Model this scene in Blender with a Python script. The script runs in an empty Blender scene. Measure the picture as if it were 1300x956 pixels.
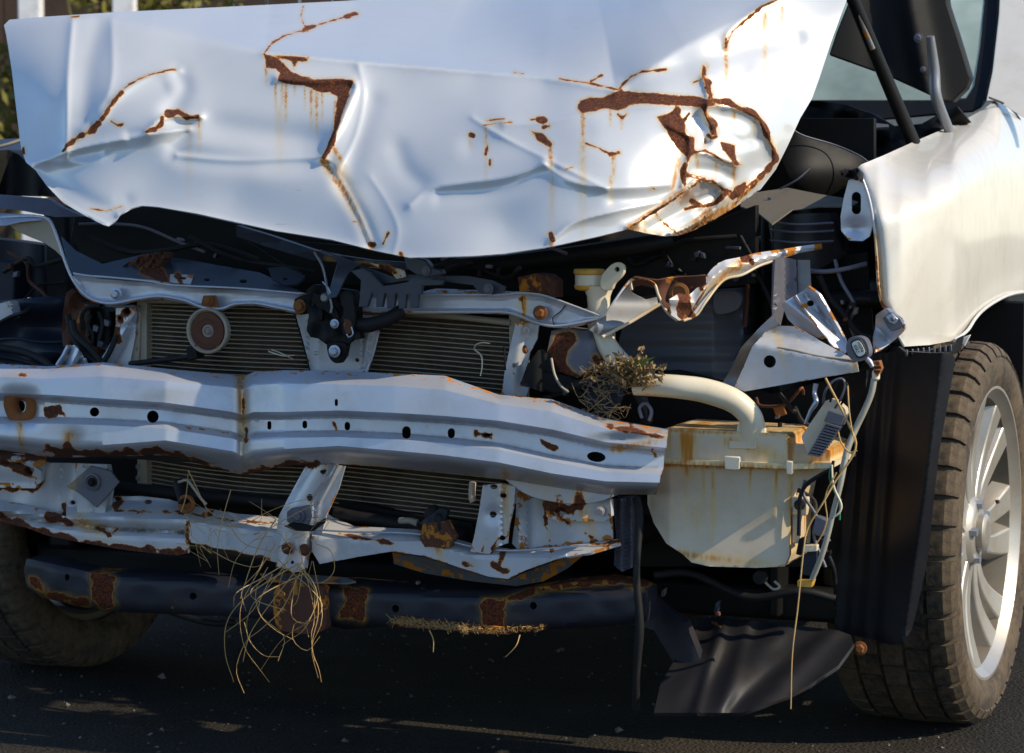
import bpy, math, random
import numpy as np
from mathutils import Vector
from mathutils.geometry import delaunay_2d_cdt

random.seed(7)
RNG = np.random.default_rng(11)
S = bpy.context.scene
COL = S.collection

# ------------------------------------------------------------------ camera
F = 2800.0                      # focal length in photo pixels (photo 1300 px wide)
CAM = np.array([0.0, 0.0, 0.96])
PITCH = math.atan(204 / F)
cam = bpy.data.objects.new('camera', bpy.data.cameras.new('camera'))
COL.objects.link(cam)
cam.location = CAM
cam.rotation_euler = (math.radians(90) - PITCH, 0, 0)
cam.data.sensor_width = 36
cam.data.lens = 36 * F / 1300
cam.data.clip_start = 0.1
cam.data.clip_end = 500
cam.data.dof.use_dof = True
cam.data.dof.focus_distance = 3.8
cam.data.dof.aperture_fstop = 6.3
S.camera = cam

# ------------------------------------------------------------------ light
YAW = math.radians(20)
EX = np.array([math.cos(YAW), -math.sin(YAW), 0.0])     # car's left flank side, to the right in the picture
EY = np.array([math.sin(YAW), math.cos(YAW), 0.0])      # towards the back of the car
EZ = np.array([0.0, 0.0, 1.0])
ORG = np.array([-0.31, 3.70, 0.0])
sd = 0.80 * EX - 0.04 * EY + 0.56 * EZ
sd /= np.linalg.norm(sd)
sun = bpy.data.objects.new('sun', bpy.data.lights.new('sun', 'SUN'))
COL.objects.link(sun)
sun.data.energy = 4.1
sun.data.angle = math.radians(0.5)
sun.data.color = (1.0, 0.86, 0.63)
sun.rotation_euler = Vector(sd).to_track_quat('Z', 'Y').to_euler()
W = bpy.data.worlds.new('World')
S.world = W
W.use_nodes = True
wn = W.node_tree
bg = wn.nodes['Background']
sky = wn.nodes.new('ShaderNodeTexSky')
sky.sky_type = 'NISHITA'
sky.sun_disc = False
sky.sun_elevation = math.asin(sd[2])
sky.sun_rotation = math.atan2(sd[0], sd[1])
sky.air_density = 1.0
sky.dust_density = 0.2
sky.ozone_density = 4.5
tint = wn.nodes.new('ShaderNodeMix'); tint.data_type = 'RGBA'; tint.blend_type = 'MULTIPLY'; tint.inputs[0].default_value = 1
tint.inputs[7].default_value = (1.0, 1.0, 1.0, 1)      # clear, slightly bluer sky
wn.links.new(sky.outputs[0], tint.inputs[6]); wn.links.new(tint.outputs[2], bg.inputs[0])
bg.inputs[1].default_value = 0.15
S.view_settings.view_transform = 'Standard'
S.view_settings.look = 'None'
S.view_settings.gamma = 1
S.view_settings.exposure = 0.36
S.cycles.max_bounces = 8
S.cycles.transparent_max_bounces = 8

# ------------------------------------------------------------------ pixel -> car space
cp, sp_ = math.cos(PITCH), math.sin(PITCH)
def rays(x, y):
    a = (np.asarray(x, float) - 650) / F
    b = -(np.asarray(y, float) - 478) / F
    wx, wy, wz = a, cp + b * sp_, -sp_ + b * cp
    return np.stack([wx * EX[0] + wy * EX[1], wx * EY[0] + wy * EY[1], wz + 0 * wx], -1)
C0 = np.array([(CAM - ORG) @ EX, (CAM - ORG) @ EY, CAM[2]])
def Q(x, y, k):
    d = rays(x, y)
    t = (np.asarray(k, float) - C0[1]) / d[..., 1]
    return C0 + d * t[..., None]
def QU(x, y, u):
    d = rays(x, y)
    t = (np.asarray(u, float) - C0[0]) / d[..., 0]
    return C0 + d * t[..., None]
def PX(k=0.1, x=600):            # metres per photo pixel near a place
    return float(np.linalg.norm(Q(x, 400, k) - C0)) / F

# ------------------------------------------------------------------ rust fields (traced wear: patches and runs)
def seg_dist(P, poly):
    poly = np.asarray(poly, float)
    best = np.full(len(P), 1e9)
    for a, b in zip(poly[:-1], poly[1:]):
        ab = b - a
        t = np.clip(((P - a) @ ab) / max(ab @ ab, 1e-9), 0, 1)
        best = np.minimum(best, np.hypot(*(P - a - t[:, None] * ab).T))
    return best
def inside(P, poly):
    poly = np.asarray(poly, float)
    r = np.zeros(len(P), bool)
    x, y = P[:, 0], P[:, 1]
    j = len(poly) - 1
    for i in range(len(poly)):
        xi, yi = poly[i]; xj, yj = poly[j]
        if yi != yj:
            c = ((yi > y) != (yj > y)) & (x < (xj - xi) * (y - yi) / (yj - yi) + xi)
            r ^= c
        j = i
    return r
class Wear:
    def __init__(s, halo=0.55): s.l = []; s.p = []; s.d = []; s.h = halo
    def line(s, r, *pts): s.l.append((r, pts)); return s
    def poly(s, *pts): s.p.append(pts); return s
    def drip(s, w, st, *pts): s.d.append((w, st, pts)); return s
    def rust(s, P):
        v = np.full(len(P), -9.0)
        wob = 1 + .34 * np.sin(P[:, 0] * .17 + P[:, 1] * .11) + .22 * np.sin(P[:, 0] * .33 - P[:, 1] * .27 + 1)
        for r, pts in s.l: v = np.maximum(v, r * wob - (seg_dist(P, pts) if len(pts) > 1 else np.hypot(P[:, 0] - pts[0][0], P[:, 1] - pts[0][1])))
        for pts in s.p:
            d = seg_dist(P, list(pts) + [pts[0]])
            v = np.maximum(v, np.where(inside(P, pts), d, -d))
        return np.clip(v / 12 + 0.5, 0, 1)
    def stain(s, P):
        v = np.zeros(len(P))
        for w, st, pts in s.d:
            pts = np.asarray(pts, float)
            d = seg_dist(P, pts)
            L = pts[-1] - pts[0]
            t = np.clip(((P - pts[0]) @ L) / max(L @ L, 1e-9), 0, 1)
            v = np.maximum(v, 1.8 * st * np.exp(-(d / w) ** 2) * (1 - 0.75 * t))
        for r, pts in s.l:
            d = (seg_dist(P, pts) if len(pts) > 1 else np.hypot(P[:, 0] - pts[0][0], P[:, 1] - pts[0][1])) - r
            v = np.maximum(v, s.h * np.exp(-(np.maximum(d, 0) / 2.2) ** 2))
        for pts in s.p:
            d = seg_dist(P, list(pts) + [pts[0]])
            v = np.maximum(v, s.h * np.exp(-(d / 2.5) ** 2))
        return np.clip(v, 0, 1)
NOWEAR = Wear()

# ------------------------------------------------------------------ materials
def newmat(name):
    m = bpy.data.materials.new(name); m.use_nodes = True
    nt = m.node_tree
    return m, nt, nt.nodes['Principled BSDF']
def N(nt, t, **kw):
    n = nt.nodes.new(t)
    for k, v in kw.items():
        if k in n.inputs: n.inputs[k].default_value = v
        else: setattr(n, k, v)
    return n
def mixc(nt, f, a, b):
    n = nt.nodes.new('ShaderNodeMix'); n.data_type = 'RGBA'
    for i, v in ((0, f), (6, a), (7, b)):
        if hasattr(v, 'links'): nt.links.new(v, n.inputs[i])
        else: n.inputs[i].default_value = v if i == 0 else (*v[:3], 1)
    return n.outputs[2]
def mth(nt, op, a, b=None, c=None, clamp=False):
    n = nt.nodes.new('ShaderNodeMath'); n.operation = op; n.use_clamp = clamp
    for i, v in enumerate((a, b, c)):
        if v is None: continue
        if hasattr(v, 'links'): nt.links.new(v, n.inputs[i])
        else: n.inputs[i].default_value = v
    return n.outputs[0]
def noise(nt, scale, detail=4, rough=0.6, vec=None, dist=0.0):
    n = nt.nodes.new('ShaderNodeTexNoise')
    n.inputs['Scale'].default_value = scale; n.inputs['Detail'].default_value = detail
    n.inputs['Roughness'].default_value = rough; n.inputs['Distortion'].default_value = dist
    if vec is None:
        vec = nt.nodes.new('ShaderNodeTexCoord').outputs['Object']
    nt.links.new(vec, n.inputs['Vector'])
    return n.outputs[0]
def ramp(nt, v, lo, hi, a=0.0, b=1.0):
    n = nt.nodes.new('ShaderNodeMapRange'); n.interpolation_type = 'SMOOTHSTEP'
    nt.links.new(v, n.inputs[0])
    for i, x in zip((1, 2, 3, 4), (lo, hi, a, b)): n.inputs[i].default_value = x
    return n.outputs[0]
def paint(name, base, rough=0.35, metal=0.0, coat=0.0, coatr=0.05, speck=0.0, dirt=0.25, dirtcol=(0.10, 0.075, 0.05), streak=0.0, bump=0.0, var=0.08, spec=0.5, edge=0.0, fleck=0.0):
    """steel or plastic surface: own colour, grime, rust where the mesh says so, small rust specks"""
    m, nt, b = newmat(name)
    at = nt.nodes.new('ShaderNodeAttribute'); at.attribute_name = 'rust'
    st = nt.nodes.new('ShaderNodeAttribute'); st.attribute_name = 'stain'
    n1 = noise(nt, 90, 6, 0.7)
    n2 = noise(nt, 14, 5, 0.65)
    n3 = noise(nt, 260, 3, 0.6)
    # rust mask
    n4 = noise(nt, 42, 3, 0.6)
    e = mth(nt, 'ADD', at.outputs['Fac'], mth(nt, 'MULTIPLY', mth(nt, 'SUBTRACT', n1, 0.5), 0.34))
    e = mth(nt, 'ADD', e, mth(nt, 'MULTIPLY', mth(nt, 'SUBTRACT', n4, 0.5), 0.95 if edge > 0 else 0.46))
    rm = ramp(nt, e, 0.48, 0.53)
    if speck > 0:
        sp = mth(nt, 'ADD', mth(nt, 'MULTIPLY', n2, 0.75), mth(nt, 'MULTIPLY', n1, 0.35))
        rm = mth(nt, 'MAXIMUM', rm, ramp(nt, sp, 0.80 - speck * 0.2, 0.83 - speck * 0.2))
    b.inputs['Specular IOR Level'].default_value = spec
    if fleck > 0:
        nf = noise(nt, 420, 2, 0.5); fk = mth(nt, 'MULTIPLY', ramp(nt, nf, 0.72, 0.76), ramp(nt, n2, 0.45, 0.6))
        mp2 = nt.nodes.new('ShaderNodeMapping'); mp2.inputs['Rotation'].default_value = (0.3, 0.9, 0.2); mp2.inputs['Scale'].default_value = (6, 240, 240)
        nt.links.new(nt.nodes.new('ShaderNodeTexCoord').outputs['Object'], mp2.inputs[0])
        scr = mth(nt, 'MULTIPLY', ramp(nt, noise(nt, 1.0, 2, 0.5, mp2.outputs[0]), 0.72, 0.76), ramp(nt, n2, 0.5, 0.65))
        fl = mth(nt, 'MULTIPLY', mth(nt, 'MAXIMUM', fk, mth(nt, 'MULTIPLY', scr, 0.5)), fleck)
    # grime
    c = mixc(nt, mth(nt, 'MULTIPLY', ramp(nt, n2, 0.42, 0.78), dirt), base, dirtcol)
    c = mixc(nt, mth(nt, 'MULTIPLY', n3, var), c, tuple(x * 0.45 for x in base))
    if edge > 0:
        pn = nt.nodes.new('ShaderNodeNewGeometry').outputs['Pointiness']
        hi = mth(nt, 'MULTIPLY', ramp(nt, pn, 0.53, 0.60), ramp(nt, n4, 0.42, 0.60))
        rm = mth(nt, 'MAXIMUM', rm, ramp(nt, mth(nt, 'ADD', mth(nt, 'MULTIPLY', hi, edge), mth(nt, 'MULTIPLY', n1, 0.5)), 0.72, 0.85))
        lo = mth(nt, 'MULTIPLY', ramp(nt, pn, 0.49, 0.42), ramp(nt, n1, 0.3, 0.6))
        c = mixc(nt, mth(nt, 'MULTIPLY', lo, 0.8), c, (0.09, 0.06, 0.04))
    if fleck > 0: c = mixc(nt, fl, c, (0.12, 0.10, 0.08))
    # yellow runs
    tc = nt.nodes.new('ShaderNodeTexCoord'); mp = nt.nodes.new('ShaderNodeMapping')
    mp.inputs['Scale'].default_value = (160, 160, 9)
    nt.links.new(tc.outputs['Object'], mp.inputs[0])
    ns = noise(nt, 1.0, 3, 0.6, mp.outputs[0])
    sm = mth(nt, 'MULTIPLY', st.outputs['Fac'], ramp(nt, ns, 0.25, 0.7, 0.35, 1.15), clamp=True)
    if streak > 0:
        sm = mth(nt, 'MAXIMUM', sm, mth(nt, 'MULTIPLY', ramp(nt, ns, 0.5, 0.75), mth(nt, 'MULTIPLY', ramp(nt, n2, 0.4, 0.7), streak)))
    stc = mixc(nt, ramp(nt, sm, 0.3, 0.9), (0.66, 0.42, 0.06), (0.50, 0.19, 0.008))
    c = mixc(nt, sm, c, stc)
    rc = mixc(nt, ramp(nt, n3, 0.35, 0.65), (0.034, 0.009, 0.004), (0.125, 0.030, 0.007))
    rc = mixc(nt, ramp(nt, n1, 0.56, 0.74, 0, 0.8), rc, (0.32, 0.095, 0.014))
    rc = mixc(nt, ramp(nt, e, 0.50, 0.62, 0.75, 0.0), rc, (0.55, 0.20, 0.015))
    c = mixc(nt, rm, c, rc)
    nt.links.new(c, b.inputs['Base Color'])
    r = mth(nt, 'ADD', rough, mth(nt, 'MULTIPLY', n2, 0.12))
    r = mth(nt, 'MAXIMUM', r, mth(nt, 'MULTIPLY', rm, 0.92))
    nt.links.new(r, b.inputs['Roughness'])
    inv = mth(nt, 'SUBTRACT', 1.0, rm)
    nt.links.new(mth(nt, 'MULTIPLY', inv, metal), b.inputs['Metallic'])
    nt.links.new(mth(nt, 'MULTIPLY', inv, coat), b.inputs['Coat Weight'])
    b.inputs['Coat Roughness'].default_value = coatr
    bp = nt.nodes.new('ShaderNodeBump'); bp.inputs['Strength'].default_value = 0.5; bp.inputs['Distance'].default_value = 0.002
    h = mth(nt, 'MULTIPLY', rm, mth(nt, 'SUBTRACT', mth(nt, 'MULTIPLY', n3, 0.8), 0.5))
    h = mth(nt, 'ADD', h, mth(nt, 'MULTIPLY', n1, bump))
    nt.links.new(h, bp.inputs['Height']); nt.links.new(bp.outputs[0], b.inputs['Normal'])
    return m
M = {}
M['hood'] = paint('white_body_paint', (0.60, 0.62, 0.645), 0.3, 0.15, 1.0, 0.04, 0, 0.10, (0.42, 0.38, 0.32), var=0.03, bump=0.02, fleck=0.7)
M['fender'] = paint('pearl_white_paint', (0.68, 0.65, 0.59), 0.34, 0.05, 0.55, 0.1, 0, 0.3, (0.42, 0.36, 0.28), bump=0.03, var=0.04, fleck=0.8)
M['silver'] = paint('silver_primer', (0.52, 0.54, 0.60), 0.32, 0.45, 0.25, 0.15, 0.25, 0.3, (0.2, 0.18, 0.17), streak=0.15, bump=0.12, edge=0.75)
M['white'] = paint('white_primer', (0.50, 0.51, 0.54), 0.4, 0.15, 0.4, 0.15, 0.3, 0.4, (0.22, 0.19, 0.16), streak=0.4, bump=0.1, edge=0.9)
M['grey'] = paint('grey_steel', (0.22, 0.23, 0.25), 0.4, 0.5, 0.1, 0.2, 0.35, 0.45, streak=0.2, bump=0.2, edge=0.8)
M['bluesteel'] = paint('dark_blue_steel', (0.030, 0.042, 0.066), 0.42, 0.2, 0.15, 0.2, 0.3, 0.4, (0.05, 0.045, 0.04), bump=0.2)
M['subframe'] = paint('black_subframe_paint', (0.014, 0.015, 0.024), 0.5, 0.0, 0.2, 0.3, 0.35, 0.5, (0.035, 0.026, 0.02), bump=0.4, spec=0.3, edge=0.3)
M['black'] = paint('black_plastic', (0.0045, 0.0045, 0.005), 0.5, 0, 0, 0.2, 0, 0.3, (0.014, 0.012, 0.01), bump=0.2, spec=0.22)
M['liner'] = paint('arch_liner_plastic', (0.006, 0.0065, 0.010), 0.36, 0, 0, 0.2, 0, 0.3, (0.02, 0.018, 0.018), bump=0.15, spec=0.3)
M['navy'] = paint('navy_plastic', (0.010, 0.015, 0.030), 0.42, 0, 0.0, 0.2, 0, 0.3, (0.03, 0.03, 0.03), bump=0.15, spec=0.3)
M['rubber'] = paint('black_rubber', (0.008, 0.008, 0.009), 0.6, 0, 0, 0, 0, 0.4, (0.03, 0.024, 0.018), bump=0.3, spec=0.3)
M['rusty'] = paint('rusted_steel', (0.10, 0.035, 0.018), 0.85, 0, 0, 0, 0.9, 0.5, (0.05, 0.025, 0.015), bump=0.9)
M['oldrust'] = paint('bright_rust', (0.24, 0.085, 0.02), 0.9, 0, 0, 0, 0.3, 0.5, (0.07, 0.03, 0.015), bump=0.9)
M['cream'] = paint('yellowed_plastic', (0.62, 0.51, 0.37), 0.38, 0, 0.15, 0.2, 0, 0.35, (0.36, 0.22, 0.06), streak=0.5, var=0.05)
M['ivory'] = paint('ivory_plastic_pipe', (0.72, 0.64, 0.48), 0.3, 0, 0.2, 0.15, 0, 0.2, (0.5, 0.36, 0.15), streak=0.15, var=0.04)
M['yellow'] = paint('yellow_cap_plastic', (0.62, 0.33, 0.04), 0.4, dirt=0.25)
M['tube'] = paint('aluminium_tube', (0.34, 0.285, 0.21), 0.5, 0.1, 0, 0, 0, 0.4, (0.16, 0.12, 0.08), bump=0.2)
M['fin'] = paint('cooling_fin', (0.34, 0.26, 0.18), 0.6, 0.3, 0, 0, 0, 0.5, (0.04, 0.03, 0.02))
M['beige'] = paint('beige_primer', (0.36, 0.30, 0.22), 0.5, 0.0, 0.1, 0.3, 0.1, 0.3, (0.2, 0.16, 0.11))
M['dusty'] = paint('dusty_olive_steel', (0.13, 0.115, 0.09), 0.6, 0, 0, 0, 0.2, 0.6, (0.05, 0.045, 0.035), bump=0.3)
M['tray'] = paint('dusty_tray_plastic', (0.013, 0.013, 0.016), 0.42, 0, 0, 0, 0, 0.5, (0.028, 0.022, 0.016), bump=0.3, spec=0.5)
M['battery'] = paint('grey_box_plastic', (0.085, 0.095, 0.115), 0.4, 0, 0.1, 0.2, 0, 0.5, (0.10, 0.09, 0.08), bump=0.2)
M['finback'] = paint('dirty_core', (0.17, 0.125, 0.08), 0.8, 0, 0, 0, 0, 0.9, (0.03, 0.022, 0.016), bump=0.6, var=0.6)
M['bolt'] = paint('zinc_bolt', (0.40, 0.45, 0.55), 0.35, 0.8, 0, 0, 0, 0.3)
M['greybox'] = paint('grey_plate_metal', (0.13, 0.13, 0.16), 0.45, 0.3, 0, 0, 0.0, 0.35, (0.06, 0.05, 0.05), bump=0.3)
M['alloy'] = paint('alloy_wheel_silver', (0.44, 0.415, 0.375), 0.36, 0.6, 0.3, 0.1, 0, 0.45, (0.30, 0.22, 0.12), var=0.05)
M['barrel'] = paint('dirty_rim_barrel', (0.20, 0.17, 0.13), 0.5, 0.5, 0, 0, 0, 0.5, (0.12, 0.085, 0.05))
M['straw'] = paint('dry_straw', (0.48, 0.30, 0.11), 0.7, dirt=0.3)
M['weed'] = paint('withered_leaf', (0.26, 0.165, 0.065), 0.8, dirt=0.4)
M['green'] = paint('green_leaf', (0.14, 0.22, 0.03), 0.6)
M['wiregreen'] = paint('green_wire_cover', (0.02, 0.20, 0.10), 0.4)
M['clear'] = paint('milky_hose_plastic', (0.34, 0.33, 0.27), 0.35, 0, 0.2, 0.2, 0, 0.3)
M['wood'] = paint('dark_fence_wood', (0.06, 0.035, 0.022), 0.8, dirt=0.6, dirtcol=(0.02, 0.014, 0.01), bump=0.5)
M['postwhite'] = paint('white_painted_post', (0.75, 0.75, 0.76), 0.5)
M['leaf'] = paint('hedge_leaf', (0.14, 0.13, 0.02), 0.6)
M['label'] = paint('pale_label', (0.62, 0.66, 0.62), 0.4, dirt=0.35, dirtcol=(0.2, 0.25, 0.22))
M['ink'] = paint('black_print', (0.015, 0.016, 0.018), 0.5, dirt=0)
M['muddytyre'] = None

def tyre_mat():
    m, nt, b = newmat('muddy_tyre_rubber')
    n1 = noise(nt, 12, 8, 0.7); n2 = noise(nt, 70, 5, 0.7); n3 = noise(nt, 300, 3)
    f = mth(nt, 'ADD', mth(nt, 'MULTIPLY', n1, 0.6), mth(nt, 'MULTIPLY', n2, 0.4))
    c = mixc(nt, ramp(nt, f, 0.36, 0.62), (0.012, 0.010, 0.009), (0.115, 0.08, 0.045))
    c = mixc(nt, ramp(nt, n3, 0.45, 0.7, 0, 0.6), c, (0.07, 0.05, 0.032))
    nt.links.new(c, b.inputs['Base Color']); b.inputs['Roughness'].default_value = 0.85
    bp = nt.nodes.new('ShaderNodeBump'); bp.inputs['Distance'].default_value = 0.003; bp.inputs['Strength'].default_value = 0.7
    nt.links.new(f, bp.inputs['Height']); nt.links.new(bp.outputs[0], b.inputs['Normal'])
    return m
M['tyre'] = tyre_mat()
def ground_mat():
    m, nt, b = newmat('asphalt')
    n1 = noise(nt, 1.5, 6, 0.6); n2 = noise(nt, 160, 4, 0.7)
    v = nt.nodes.new('ShaderNodeTexVoronoi'); v.inputs['Scale'].default_value = 140
    nt.links.new(nt.nodes.new('ShaderNodeTexCoord').outputs['Object'], v.inputs['Vector'])
    c = mixc(nt, ramp(nt, n2, 0.35, 0.7), (0.008, 0.0075, 0.007), (0.036, 0.030, 0.024))
    c = mixc(nt, ramp(nt, n1, 0.4, 0.7, 0, 0.5), c, (0.06, 0.048, 0.034))
    nt.links.new(c, b.inputs['Base Color']); b.inputs['Roughness'].default_value = 0.95; b.inputs['Specular IOR Level'].default_value = 0.2
    bp = nt.nodes.new('ShaderNodeBump'); bp.inputs['Distance'].default_value = 0.006; bp.inputs['Strength'].default_value = 0.8
    nt.links.new(v.outputs[0], bp.inputs['Height']); nt.links.new(bp.outputs[0], b.inputs['Normal'])
    return m
M['asphalt'] = ground_mat()
def glass_mat():
    m, nt, b = newmat('windscreen_glass')
    out = nt.nodes['Material Output']
    tr = nt.nodes.new('ShaderNodeBsdfTransparent'); tr.inputs[0].default_value = (0.45, 0.62, 0.55, 1)
    gl = nt.nodes.new('ShaderNodeBsdfGlossy'); gl.inputs[0].default_value = (0.7, 0.95, 0.88, 1); gl.inputs[1].default_value = 0.03
    df = nt.nodes.new('ShaderNodeBsdfDiffuse'); df.inputs[0].default_value = (0.50, 0.62, 0.56, 1)
    fr = nt.nodes.new('ShaderNodeFresnel'); fr.inputs[0].default_value = 1.9
    mx = nt.nodes.new('ShaderNodeMixShader'); nt.links.new(fr.outputs[0], mx.inputs[0])
    nt.links.new(tr.outputs[0], mx.inputs[1]); nt.links.new(gl.outputs[0], mx.inputs[2])
    m2 = nt.nodes.new('ShaderNodeMixShader'); nt.links.new(mth(nt, 'MULTIPLY', noise(nt, 3, 4), 1.1), m2.inputs[0])
    nt.links.new(mx.outputs[0], m2.inputs[1]); nt.links.new(df.outputs[0], m2.inputs[2])
    nt.links.new(m2.outputs[0], out.inputs[0])
    return m
M['glass'] = glass_mat()

# ------------------------------------------------------------------ car root and builders (all car meshes are in car space)
car = bpy.data.objects.new('wrecked_car', None)
COL.objects.link(car)
car.location = ORG
car.rotation_euler = (0, 0, -YAW)
car['label'] = 'white wrecked car with crumpled rusty hood and its front end torn open'
car['category'] = 'car'

def link(name, verts, faces, mat, parent=None, wear=None, pxy=None, smooth=40, bevel=0.0, seg=2, label=None):
    me = bpy.data.meshes.new(name)
    verts = np.asarray(verts, float)
    me.from_pydata([tuple(v) for v in verts], [], [tuple(int(i) for i in f) for f in faces])
    me.validate()
    me.update()
    if smooth:
        me.shade_smooth(); me.set_sharp_from_angle(angle=math.radians(smooth))
    if wear is not None and pxy is not None and len(me.vertices) == len(verts):
        for nm, val in (('rust', wear.rust(pxy)), ('stain', wear.stain(pxy))):
            a = me.attributes.new(nm, 'FLOAT', 'POINT'); a.data.foreach_set('value', val.astype(np.float32))
    me.materials.append(M[mat] if isinstance(mat, str) else mat)
    o = bpy.data.objects.new(name, me)
    COL.objects.link(o)
    if parent is not None: o.parent = parent
    if bevel:
        b = o.modifiers.new('bevel', 'BEVEL'); b.width = bevel; b.segments = seg; b.limit_method = 'ANGLE'; b.angle_limit = math.radians(35); b.harden_normals = False
    if label: o['label'] = label
    return o
def px_of(v):
    """photo pixel of car-space points"""
    v = np.asarray(v, float)
    w = ORG - CAM + v[:, :1] * EX + v[:, 1:2] * EY + v[:, 2:3] * EZ
    dep = w[:, 1] * cp - w[:, 2] * sp_
    up = w[:, 1] * sp_ + w[:, 2] * cp
    return np.stack([650 + F * w[:, 0] / dep, 478 - F * up / dep], -1)
def catmull(pts, n, closed=False):
    p = np.asarray(pts, float)
    if len(p) < 3 and not closed:
        t = np.linspace(0, 1, n)[:, None]; return p[0] * (1 - t) + p[-1] * t
    if closed: q = np.vstack([p[-1], p, p[0], p[1]]); m = len(p)
    else: q = np.vstack([2 * p[0] - p[1], p, 2 * p[-1] - p[-2]]); m = len(p) - 1
    out = []
    L = np.array([np.linalg.norm(q[i + 2] - q[i + 1]) for i in range(m)]); cum = np.concatenate([[0], np.cumsum(L)])
    for s in np.linspace(0, cum[-1], n, endpoint=not closed):
        i = min(int(np.searchsorted(cum, s, 'right') - 1), m - 1)
        t = (s - cum[i]) / max(L[i], 1e-9)
        a, b, c, d = q[i], q[i + 1], q[i + 2], q[i + 3]
        out.append(0.5 * ((2 * b) + (c - a) * t + (2 * a - 5 * b + 4 * c - d) * t * t + (3 * b - a - 3 * c + d) * t ** 3))
    return np.array(out)
def resample(poly, sp, closed=True):
    poly = np.asarray(poly, float); out = []
    n = len(poly)
    for i in range(n if closed else n - 1):
        a, b = poly[i], poly[(i + 1) % n]
        m = max(1, int(round(np.hypot(*(b - a)) / sp)))
        for j in range(m): out.append(a + (b - a) * j / m)
    if not closed: out.append(poly[-1])
    return np.array(out)
def circle(x, y, rx, ry=None, n=12, rot=0):
    ry = ry or rx
    a = np.linspace(0, 2 * math.pi, n, endpoint=False)
    c, s = math.cos(rot), math.sin(rot)
    return np.stack([x + rx * np.cos(a) * c - ry * np.sin(a) * s, y + rx * np.cos(a) * s + ry * np.sin(a) * c], -1)
def slot(x, y, w, h, n=6):
    r = w / 2; out = []
    for i in range(n + 1): a = math.pi + math.pi * i / n; out.append((x + r * math.cos(a), y - (h / 2 - r) + r * math.sin(a)))
    for i in range(n + 1): a = math.pi * i / n; out.append((x + r * math.cos(a), y + (h / 2 - r) + r * math.sin(a)))
    return np.array(out)
def plate(name, outline, k, mat, parent=None, t=0.004, holes=(), sp=None, creases=(), wear=None, cr=0, bevel=None, label=None, smooth=35, tdir=None):
    """sheet metal or moulding: outline and holes in the photo's pixels, laid at depth k (metres behind the bumper plane), thickness t backwards"""
    outline = np.asarray(outline, float)
    if cr: outline = catmull(outline, cr, True)
    fn = k if callable(k) else (lambda x, y: np.full(np.shape(x), float(k)))
    if sp is None and callable(k): sp = 8
    if sp: outline = resample(outline, sp)
    pts = [tuple(p) for p in outline]; edges = [(i, (i + 1) % len(pts)) for i in range(len(pts))]
    for h in holes:
        b = len(pts); pts += [tuple(p) for p in h]; edges += [(b + i, b + (i + 1) % len(h)) for i in range(len(h))]
    creases = list(creases)
    if wear is not None and sp:
        for r_, l_ in wear.l:
            if len(l_) > 1 and r_ < 2.6:
                l_ = resample(l_, min(sp, 3), False)
                if inside(l_, outline).all() and (seg_dist(l_, np.vstack([outline, outline[:1]])) > 1).all(): creases.append(l_)
    for c in creases:
        c = resample(c, sp or 10, False); b = len(pts)
        pts += [tuple(p) for p in c]; edges += [(b + i, b + i + 1) for i in range(len(c) - 1)]
    if sp:
        x0, y0 = outline.min(0); x1, y1 = outline.max(0)
        gx, gy = np.meshgrid(np.arange(x0 + sp / 2, x1, sp), np.arange(y0 + sp / 2, y1, sp * 0.87))
        gx = gx + (np.arange(gx.shape[0]) % 2)[:, None] * sp / 2
        G = np.stack([gx.ravel(), gy.ravel()], -1)
        ok = inside(G, outline) & (seg_dist(G, np.vstack([outline, outline[:1]])) > sp * 0.45)
        for h in holes: ok &= ~inside(G, h) & (seg_dist(G, np.vstack([h, h[:1]])) > sp * 0.3)
        for c in creases: ok &= seg_dist(G, c) > sp * 0.35
        pts += [tuple(p) for p in G[ok]]
    v, e, f, _, _, _ = delaunay_2d_cdt([Vector(p) for p in pts], edges, [], 0, 1e-5)
    v = np.array([tuple(p) for p in v]); f = np.array([tuple(x) for x in f])
    cen = v[f].mean(1)
    ok = inside(cen, outline)
    for h in holes: ok &= ~inside(cen, h)
    f = f[ok]
    used = np.unique(f); mp = np.full(len(v), -1); mp[used] = np.arange(len(used)); v = v[used]; f = mp[f]
    # orientation: front faces look at the camera
    a, b, c = v[f[:, 0]], v[f[:, 1]], v[f[:, 2]]
    fl = ((b - a)[:, 0] * (c - a)[:, 1] - (b - a)[:, 1] * (c - a)[:, 0]) > 0
    f[fl] = f[fl][:, ::-1]
    kk = fn(v[:, 0], v[:, 1])
    P = Q(v[:, 0], v[:, 1], kk)
    n = len(v)
    if tdir is None and t >= 0.01: tdir = (0, 1, 0)
    if callable(k) and tdir is None:      # offset along the surface normal so folded sheet keeps its gauge
        nrm = np.zeros((n, 3)); fn_ = np.cross(P[f[:, 1]] - P[f[:, 0]], P[f[:, 2]] - P[f[:, 0]])
        for j in range(3): np.add.at(nrm, f[:, j], fn_)
        nrm /= np.maximum(np.linalg.norm(nrm, axis=1)[:, None], 1e-12)
        B = P - nrm * t
    else:
        B = P + np.array(tdir if tdir is not None else (0, 1, 0)) * t
    ed = {}
    for tri in f:
        for i in range(3):
            a_, b_ = int(tri[i]), int(tri[(i + 1) % 3])
            if (b_, a_) in ed: del ed[(b_, a_)]
            else: ed[(a_, b_)] = 1
    faces = [tuple(x) for x in f] + [(x[2] + n, x[1] + n, x[0] + n) for x in f] + [(b_, a_, a_ + n, b_ + n) for a_, b_ in ed]
    if bevel is None: bevel = 0 if (sp and sp < 5) else min(0.0012, t * 0.3)
    return link(name, np.vstack([P, B]), faces, mat, parent, wear, np.vstack([v, v]), smooth, bevel, label=label)
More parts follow.
